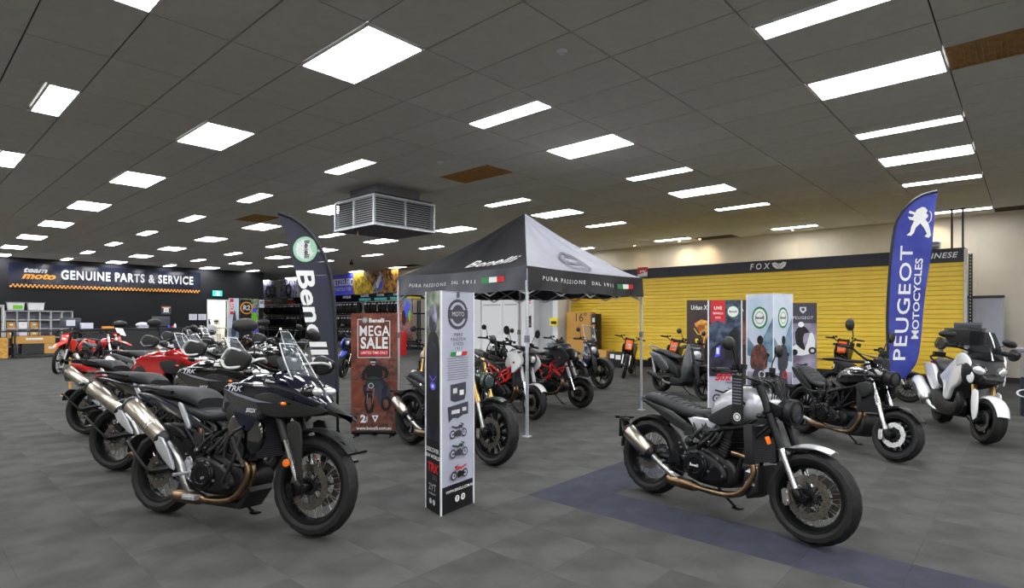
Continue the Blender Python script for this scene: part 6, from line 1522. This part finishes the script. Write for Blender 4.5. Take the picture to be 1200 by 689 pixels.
def banner(name, a, b, z0, z1, key, label, th=.03, feet=True):
    a, b = Vector((*a, 0)), Vector((*b, 0)); c = (a+b)/2; u = (b-a).normalized(); w = (b-a).length
    T = frame((0, 0, (z0+z1)/2), tuple(u), (0, 0, 1)); r = MB().box((0, 0, -th/2), (w, z1-z0, th), T).build(name, key)
    r.location = c; tag(r, label, 'banner')
    if feet:
        m = MB(); n_ = T.to_3x3() @ Vector((0, 0, 1))
        for s_ in (-1, 1): m.box(tuple(u*s_*w*.38+Vector((0, 0, .012))-n_*.0), (.05, .05, .024)); m.tube([tuple(u*s_*w*.38-n_*.12+Vector((0, 0, .012))), tuple(u*s_*w*.38+n_*.14+Vector((0, 0, .012)))], .011, 6)
        m.box(tuple(Vector((0, 0, z0-.02))-n_*th/2), (.06, .06, .05)); m.tube([tuple(u*-w*.48+Vector((0, 0, z0-.015))-n_*th/2), tuple(u*w*.48+Vector((0, 0, z0-.015))-n_*th/2)], .022, 10); m.tube([tuple(Vector((0, 0, z0-.02))-n_*.03), tuple(Vector((0, 0, .012))-n_*.03)], .01, 6)
        m.build('banner_feet', 'black_metal', r)
    return r, Print(T @ Matrix.Translation((0, 0, .0006))), w
r, p, w = banner('roll_up_banner', (4.05, 6.46), (4.455, 6.02), .06, 1.58, 'dust_print', 'brown roll-up sale banner with a rider on a green motorcycle', .006)
p.poly('dust_dark', [(-w/2, -.1), (-.1, .15), (.1, .3), (w/2, .25), (w/2, -.1)], 1); p.poly('dust_dark', [(-w/2, -.76), (w/2, -.76), (w/2, -.5), (-w/2, -.45)], 1)
fr = [(-.16, .68), (-.21, .68), (-.21, .19), (.2, .19), (.2, .66), (.14, .66)]; p.line('white_print', fr, .008)
p.disc('lilac_board', -.12, .67, .038); p.ring('green_print', -.12, .67, .028, .034); p.text('white_print', 'Benelli', .03, .665, .075, bold=.03)
p.text('white_print', 'MEGA', 0, .525, .185, sx=.76, bold=.018, space=1.06); p.text('white_print', 'SALE', 0, .37, .2, sx=.78, bold=.035, space=1.08)
p.rect('red_print', -.19, .215, .18, .285); p.text('white_print', 'LIMITED TIME ONLY', 0, .25, .048, sx=.8, bold=.012)
p.poly('dgrey_print', [(.02, -.3), (.0, -.12), (.1, -.1), (.2, -.18), (.22, -.42), (.1, -.46)], 2); p.disc('black_print', .15, -.4, .065, .1); p.disc('dust_dark', .15, -.4, .035, .06)
p.poly('black_print', [(-.1, .06), (-.05, .1), (.05, .1), (.1, .05), (.09, -.1), (-.08, -.1)], 2); p.line('black_print', [(-.07, .07), (-.14, -.01), (-.13, -.1)], .045); p.line('black_print', [(.07, .07), (.17, .02), (.15, -.07)], .045)
p.line('night_print', [(.06, -.08), (.15, -.16), (.12, -.32)], .06); p.line('night_print', [(-.05, -.08), (-.13, -.2), (-.1, -.3)], .04)
p.disc('skin', -.01, .115, .026); p.disc('night_print', -.01, .145, .04); p.rect('silver_print', -.045, .125, .02, .14)
p.poly('green_paint', [(-.1, -.12), (-.06, -.06), (.05, -.06), (.08, -.13), (.02, -.2), (-.06, -.2)], 2); p.line('black_print', [(-.18, -.07), (-.06, -.1), (.08, -.1), (.16, -.05)], .014); p.disc('silver_print', -.04, -.17, .036); p.disc('dgrey_print', -.04, -.17, .026)
p.disc('black_print', -.06, -.4, .06, .13); p.disc('dust_dark', -.06, -.4, .028, .085); p.line('grey_print', [(-.08, -.2), (-.09, -.4)], .012); p.line('grey_print', [(.0, -.2), (-.02, -.4)], .012); p.line('black_print', [(-.1, -.25), (-.02, -.25)], .03)
p.text('white_print', '2', -.14, -.6, .13, bold=.05); p.text('white_print', 'YEAR', -.09, -.6, .032, rot=pi/2, bold=.02); p.poly('white_print', [(-.03, -.55), (.06, -.55), (.015, -.64)]); p.poly('dust_dark', [(-.005, -.565), (.035, -.565), (.015, -.61)])
p.text('white_print', 'www.benelli.com.au', 0, -.715, .058, sx=.95, bold=.02); p.build(r)
r, p, w = banner('display_banner', (10.14, 2.956), (10.335, 2.59), 0, 1.77, 'mauve_print', 'grey violet banner with a rider on a white scooter', .04, False)
p.rect('dgrey_print', -w/2, .55, w/2, .885); p.poly('silver_print', [(-.05, .82), (.05, .82), (.05, .76), (0, .71), (-.05, .76)]); p.disc('dgrey_print', 0, .78, .025); p.text('silver_print', 'PEUGEOT', 0, .64, .07, sx=.95, space=1.1)
p.poly('black_print', [(-.1, .2), (-.12, .4), (-.05, .5), (.02, .5), (.1, .4), (.02, .38), (.0, .25), (.04, .1), (-.04, .1)], 2); p.disc('white_print', -.03, .53, .045); p.poly('white_print', [(-.18, .12), (-.1, .2), (.02, .1), (.1, .38), (.16, .36), (.18, .15), (.08, .04), (-.1, .02)], 2); p.disc('black_print', .14, .1, .06); p.disc('silver_print', .14, .1, .03); p.disc('black_print', -.13, .07, .05); p.bike(0, -.2, .24, 'black_print', 'black_print'); p.rect('lilac_board', -w/2, -.885, w/2, -.35); p.build(r)
r, p, w = banner('display_banner', (11.84, 5.55), (12.52, 4.46), 0, 1.92, 'brown_print', 'dark brown wide banner with yellow light trails behind the white columns', .05, False)
p.fit('white_print', 'Urban X', -.56, -.22, .8, .1, shear=.1, bold=.01); p.text('white_print', 'A', .36, .74, .1); p.text('white_print', 'A', .5, .74, .1)
p.poly('flame_print', [(-w/2+.15, .45), (-w/2+.46, .5), (-w/2+.46, -.3), (-w/2+.3, .2)], 2); p.line('yellow_poster', [(-.5, .35), (-.42, .22), (-.3, .2), (-.2, .28), (-.15, .4)], .02); p.line('yellow_poster', [(-.25, .4), (-.3, .0), (-.2, -.3)], .02); p.poly('black_print', [(-.28, -.1), (-.2, .2), (-.1, .1), (-.1, -.4), (-.25, -.5)], 2); p.rect('bright_yellow', -.47, .05, -.41, .12); p.text('bright_yellow', 'HONOR', -.44, -.12, .09, rot=-pi/2, bold=.02)
p.rect('dust_dark', .25, -.0, w/2, .5); p.poly('flame_print', [(.2, -.1), (.45, .0), (.5, -.6), (.2, -.5)], 2); p.build(r)
# ================================================================== FEATHER FLAGS
U = Vector((.671, -.741, 0))
def feather(name, base, pole, edge, key, sleeve, label, rp=.012, amp=.012):
    """pole and edge: (h, z) points in the plane of the flag, from bottom to tip"""
    r = empty(name, base, label=label, category='flag')
    nrm = U.cross(Vector((0, 0, 1)))
    def P(h, z, o=0):
        wv = amp*sin(z*3.1+h*9)+amp*.7*sin(z*1.3-h*5)
        d = abs(h); return U*h+Vector((0, 0, z))+nrm*(wv*min(1, 1)+o)
    n = 60; pc = cat(pole, 12, False); ec = cat(edge, 12, False)
    def at(L, t):
        x = t*(len(L)-1); i = min(int(x), len(L)-2); q = x-i; return (L[i][0]*(1-q)+L[i+1][0]*q, L[i][1]*(1-q)+L[i+1][1]*q)
    zb = edge[0][1]
    start = min(range(len(pc)), key=lambda i: abs(pc[i][1]-pole[1][1]))
    pf = pc[start:]
    vs = []; fs = []; W = 8
    for lay in (0, 1):
        for i in range(n+1):
            a, b = at(pf, i/n), at(ec, i/n)
            for j in range(W+1):
                t = j/W; vs.append(P(a[0]*(1-t)+b[0]*t, a[1]*(1-t)+b[1]*t, -lay*.002))
    k = (n+1)*(W+1)
    for i in range(n):
        for j in range(W): q = i*(W+1)+j; fs += [(q, q+1, q+W+2, q+W+1), (k+q, k+q+W+1, k+q+W+2, k+q+1)]
    cl = MB().add(vs, fs).build('flag_cloth', key, r, ang=70)
    MB().tube([tuple(P(h_, z_)) for h_, z_ in pf], .019, 8).build('pole_sleeve', sleeve, cl)
    MB().tube([tuple(P(h_, z_)*1.0) for h_, z_ in pc], [rp*(1.2-.5*i/len(pc)) for i in range(len(pc))], 8).build('pole', 'black_metal', r)
    m = MB(); q0 = P(pole[0][0], 0); m.box((q0.x, q0.y, .015), (.7, .06, .016)); m.box((q0.x, q0.y, .015), (.06, .7, .02)); m.tube([(q0.x, q0.y, .01), (q0.x, q0.y, .3)], .02, 10); m.build('cross_base', 'black_metal', r)
    return r, cl, P
def flagprint(P, parent, items, name, off=.006):
    m = MB()
    for n_, (key, vs, fs) in enumerate(items): m.use(key).add([P(h_, z_, off+n_*.0008) for h_, z_ in vs], fs)
    return m.build(name, None, parent)
def tflag(body, key, h, z, size, rot, sx=1, curve=None, **k):
    vs, fs = text_mesh(body, 1, **k); c, d = cos(rot), sin(rot); out = []
    for p_ in vs:
        a, b = p_[0]*sx*size, p_[1]*size; hh, zz_ = h+a*c-b*d, z+a*d+b*c
        if curve: hh += curve(zz_)
        out.append((hh, zz_))
    return (key, out, fs)
s_ = .00927; X_ = lambda px, py: ((px-396)*s_, 1.5+(374.3-py)*s_)
polB = [(0, .02)]+[X_(396, 458), X_(395, 430), X_(393, 390), X_(391, 350), X_(386, 318), X_(377, 294), X_(363, 272), X_(345, 257), X_(327, 249.5)]
edgB = [X_(376, 455), X_(372, 432), X_(366, 405), X_(358, 372), X_(351, 342), X_(345, 312), X_(338, 285), X_(331, 264), X_(326, 251)]
r, cl, P = feather('feather_flag', (3.326, 5.563, 0), polB, edgB, 'flag_navy', 'flag_edge', 'dark navy curved feather flag with white downward lettering', amp=.01)
cv = lambda z: -(z-1.5)*.19-.02
c0 = X_(357.5, 292); items = []
def ringf(c, r0, r1, key, n=40, ay=1):
    vs = []
    for i in range(n+1):
        a = 2*pi*i/n
        for q in (r0, r1): vs.append((c[0]+q*cos(a), c[1]+q*ay*sin(a)))
    return (key, vs, [(2*i, 2*i+1, 2*i+3, 2*i+2) for i in range(n)])
DM('pale_green', S(150, 196, 168), .5); DM('pale_grey', S(206, 214, 214), .5)
items = [ringf(c0, .0, .128, 'pale_green', ay=1.08), ringf(c0, .0, .1, 'pale_grey', ay=1.08), tflag('Benelli', 'flag_edge', c0[0]+.015, c0[1], .075, -pi/2, bold=.03), ringf((c0[0]-.055, c0[1]+.03), .0, .02, 'silver_print', 12)]
flagprint(P, cl, items, 'ring_emblem')
c1 = X_(367, 371)
vs, fs = text_fit('Benelli', 1.0, .19, bold=.025)
flagprint(P, cl, [('white_print', [(c1[0]+b_+(c1[1]-(c1[1]-a))*.19, c1[1]-a) for a, b_ in vs], fs)], 'lettering')
s_ = .01316; X_ = lambda px, py: ((px-1038)*s_, 1.5+(374.3-py)*s_)
polP = [X_(1039, 487)]+[X_(1040, 445), X_(1040, 410), X_(1040, 360), X_(1042, 315), X_(1046, 281), X_(1053, 256), X_(1065, 239), X_(1080, 229), X_(1098, 224)]
edgP = [X_(1062, 443), X_(1074, 425), X_(1079, 398), X_(1084, 355), X_(1088, 318), X_(1092, 286), X_(1095, 260), X_(1097, 240), X_(1099, 226)]
r, cl, P = feather('feather_flag', (10.39, 1.636, 0), polP, edgP, 'flag_blue', 'flag_edge', 'bright blue curved feather flag with white upward lettering and lion emblem', amp=.012, rp=.014)
def upfit(body, px, py, L, H, sl, **k):
    vs, fs = text_fit(body, L, H, **k); c = X_(px, py); return ('white_print', [(c[0]-b_+a*sl, c[1]+a) for a, b_ in vs], fs)
items = [upfit('PEUGEOT', 1058, 355, 1.76, .2, .067, bold=.01, space=1.1), upfit('MOTOCYCLES', 1074, 350, 1.24, .115, .06, bold=.02)]
flagprint(P, cl, items, 'lettering')
lion = [(1079,243),(1083,243.5),(1086,247),(1084,250),(1087,253),(1085,256),(1083,257),(1087,263),(1088.5,268),(1090,276),(1087,279),(1082,277.5),(1085,274),(1081,267),(1077,262),(1072,267),(1070,273),(1067,276.5),(1062,276),(1066,272),(1067,266),(1070,259),(1065,257.5),(1063,254),(1068,255),(1070,252),(1064,250),(1065,247),(1071,249.5),(1073,246)]
tail = [(1086, 262), (1090, 258), (1091, 251), (1088.5, 247.5)]
m = MB(); m.use('white_print').add([P(*X_(a, b), .008) for a, b in lion], [tuple(range(len(lion)))])
Lt = [X_(a, b) for a, b in cat(tail, 4, False)]
for a, b in zip(Lt, Lt[1:]): m.add([P(a[0]-.008, a[1], .007), P(a[0]+.008, a[1], .007), P(b[0]+.008, b[1], .007), P(b[0]-.008, b[1], .007)], [(0, 1, 2, 3)])
m.build('lion_emblem', None, cl)
# loose things on and beside the machines
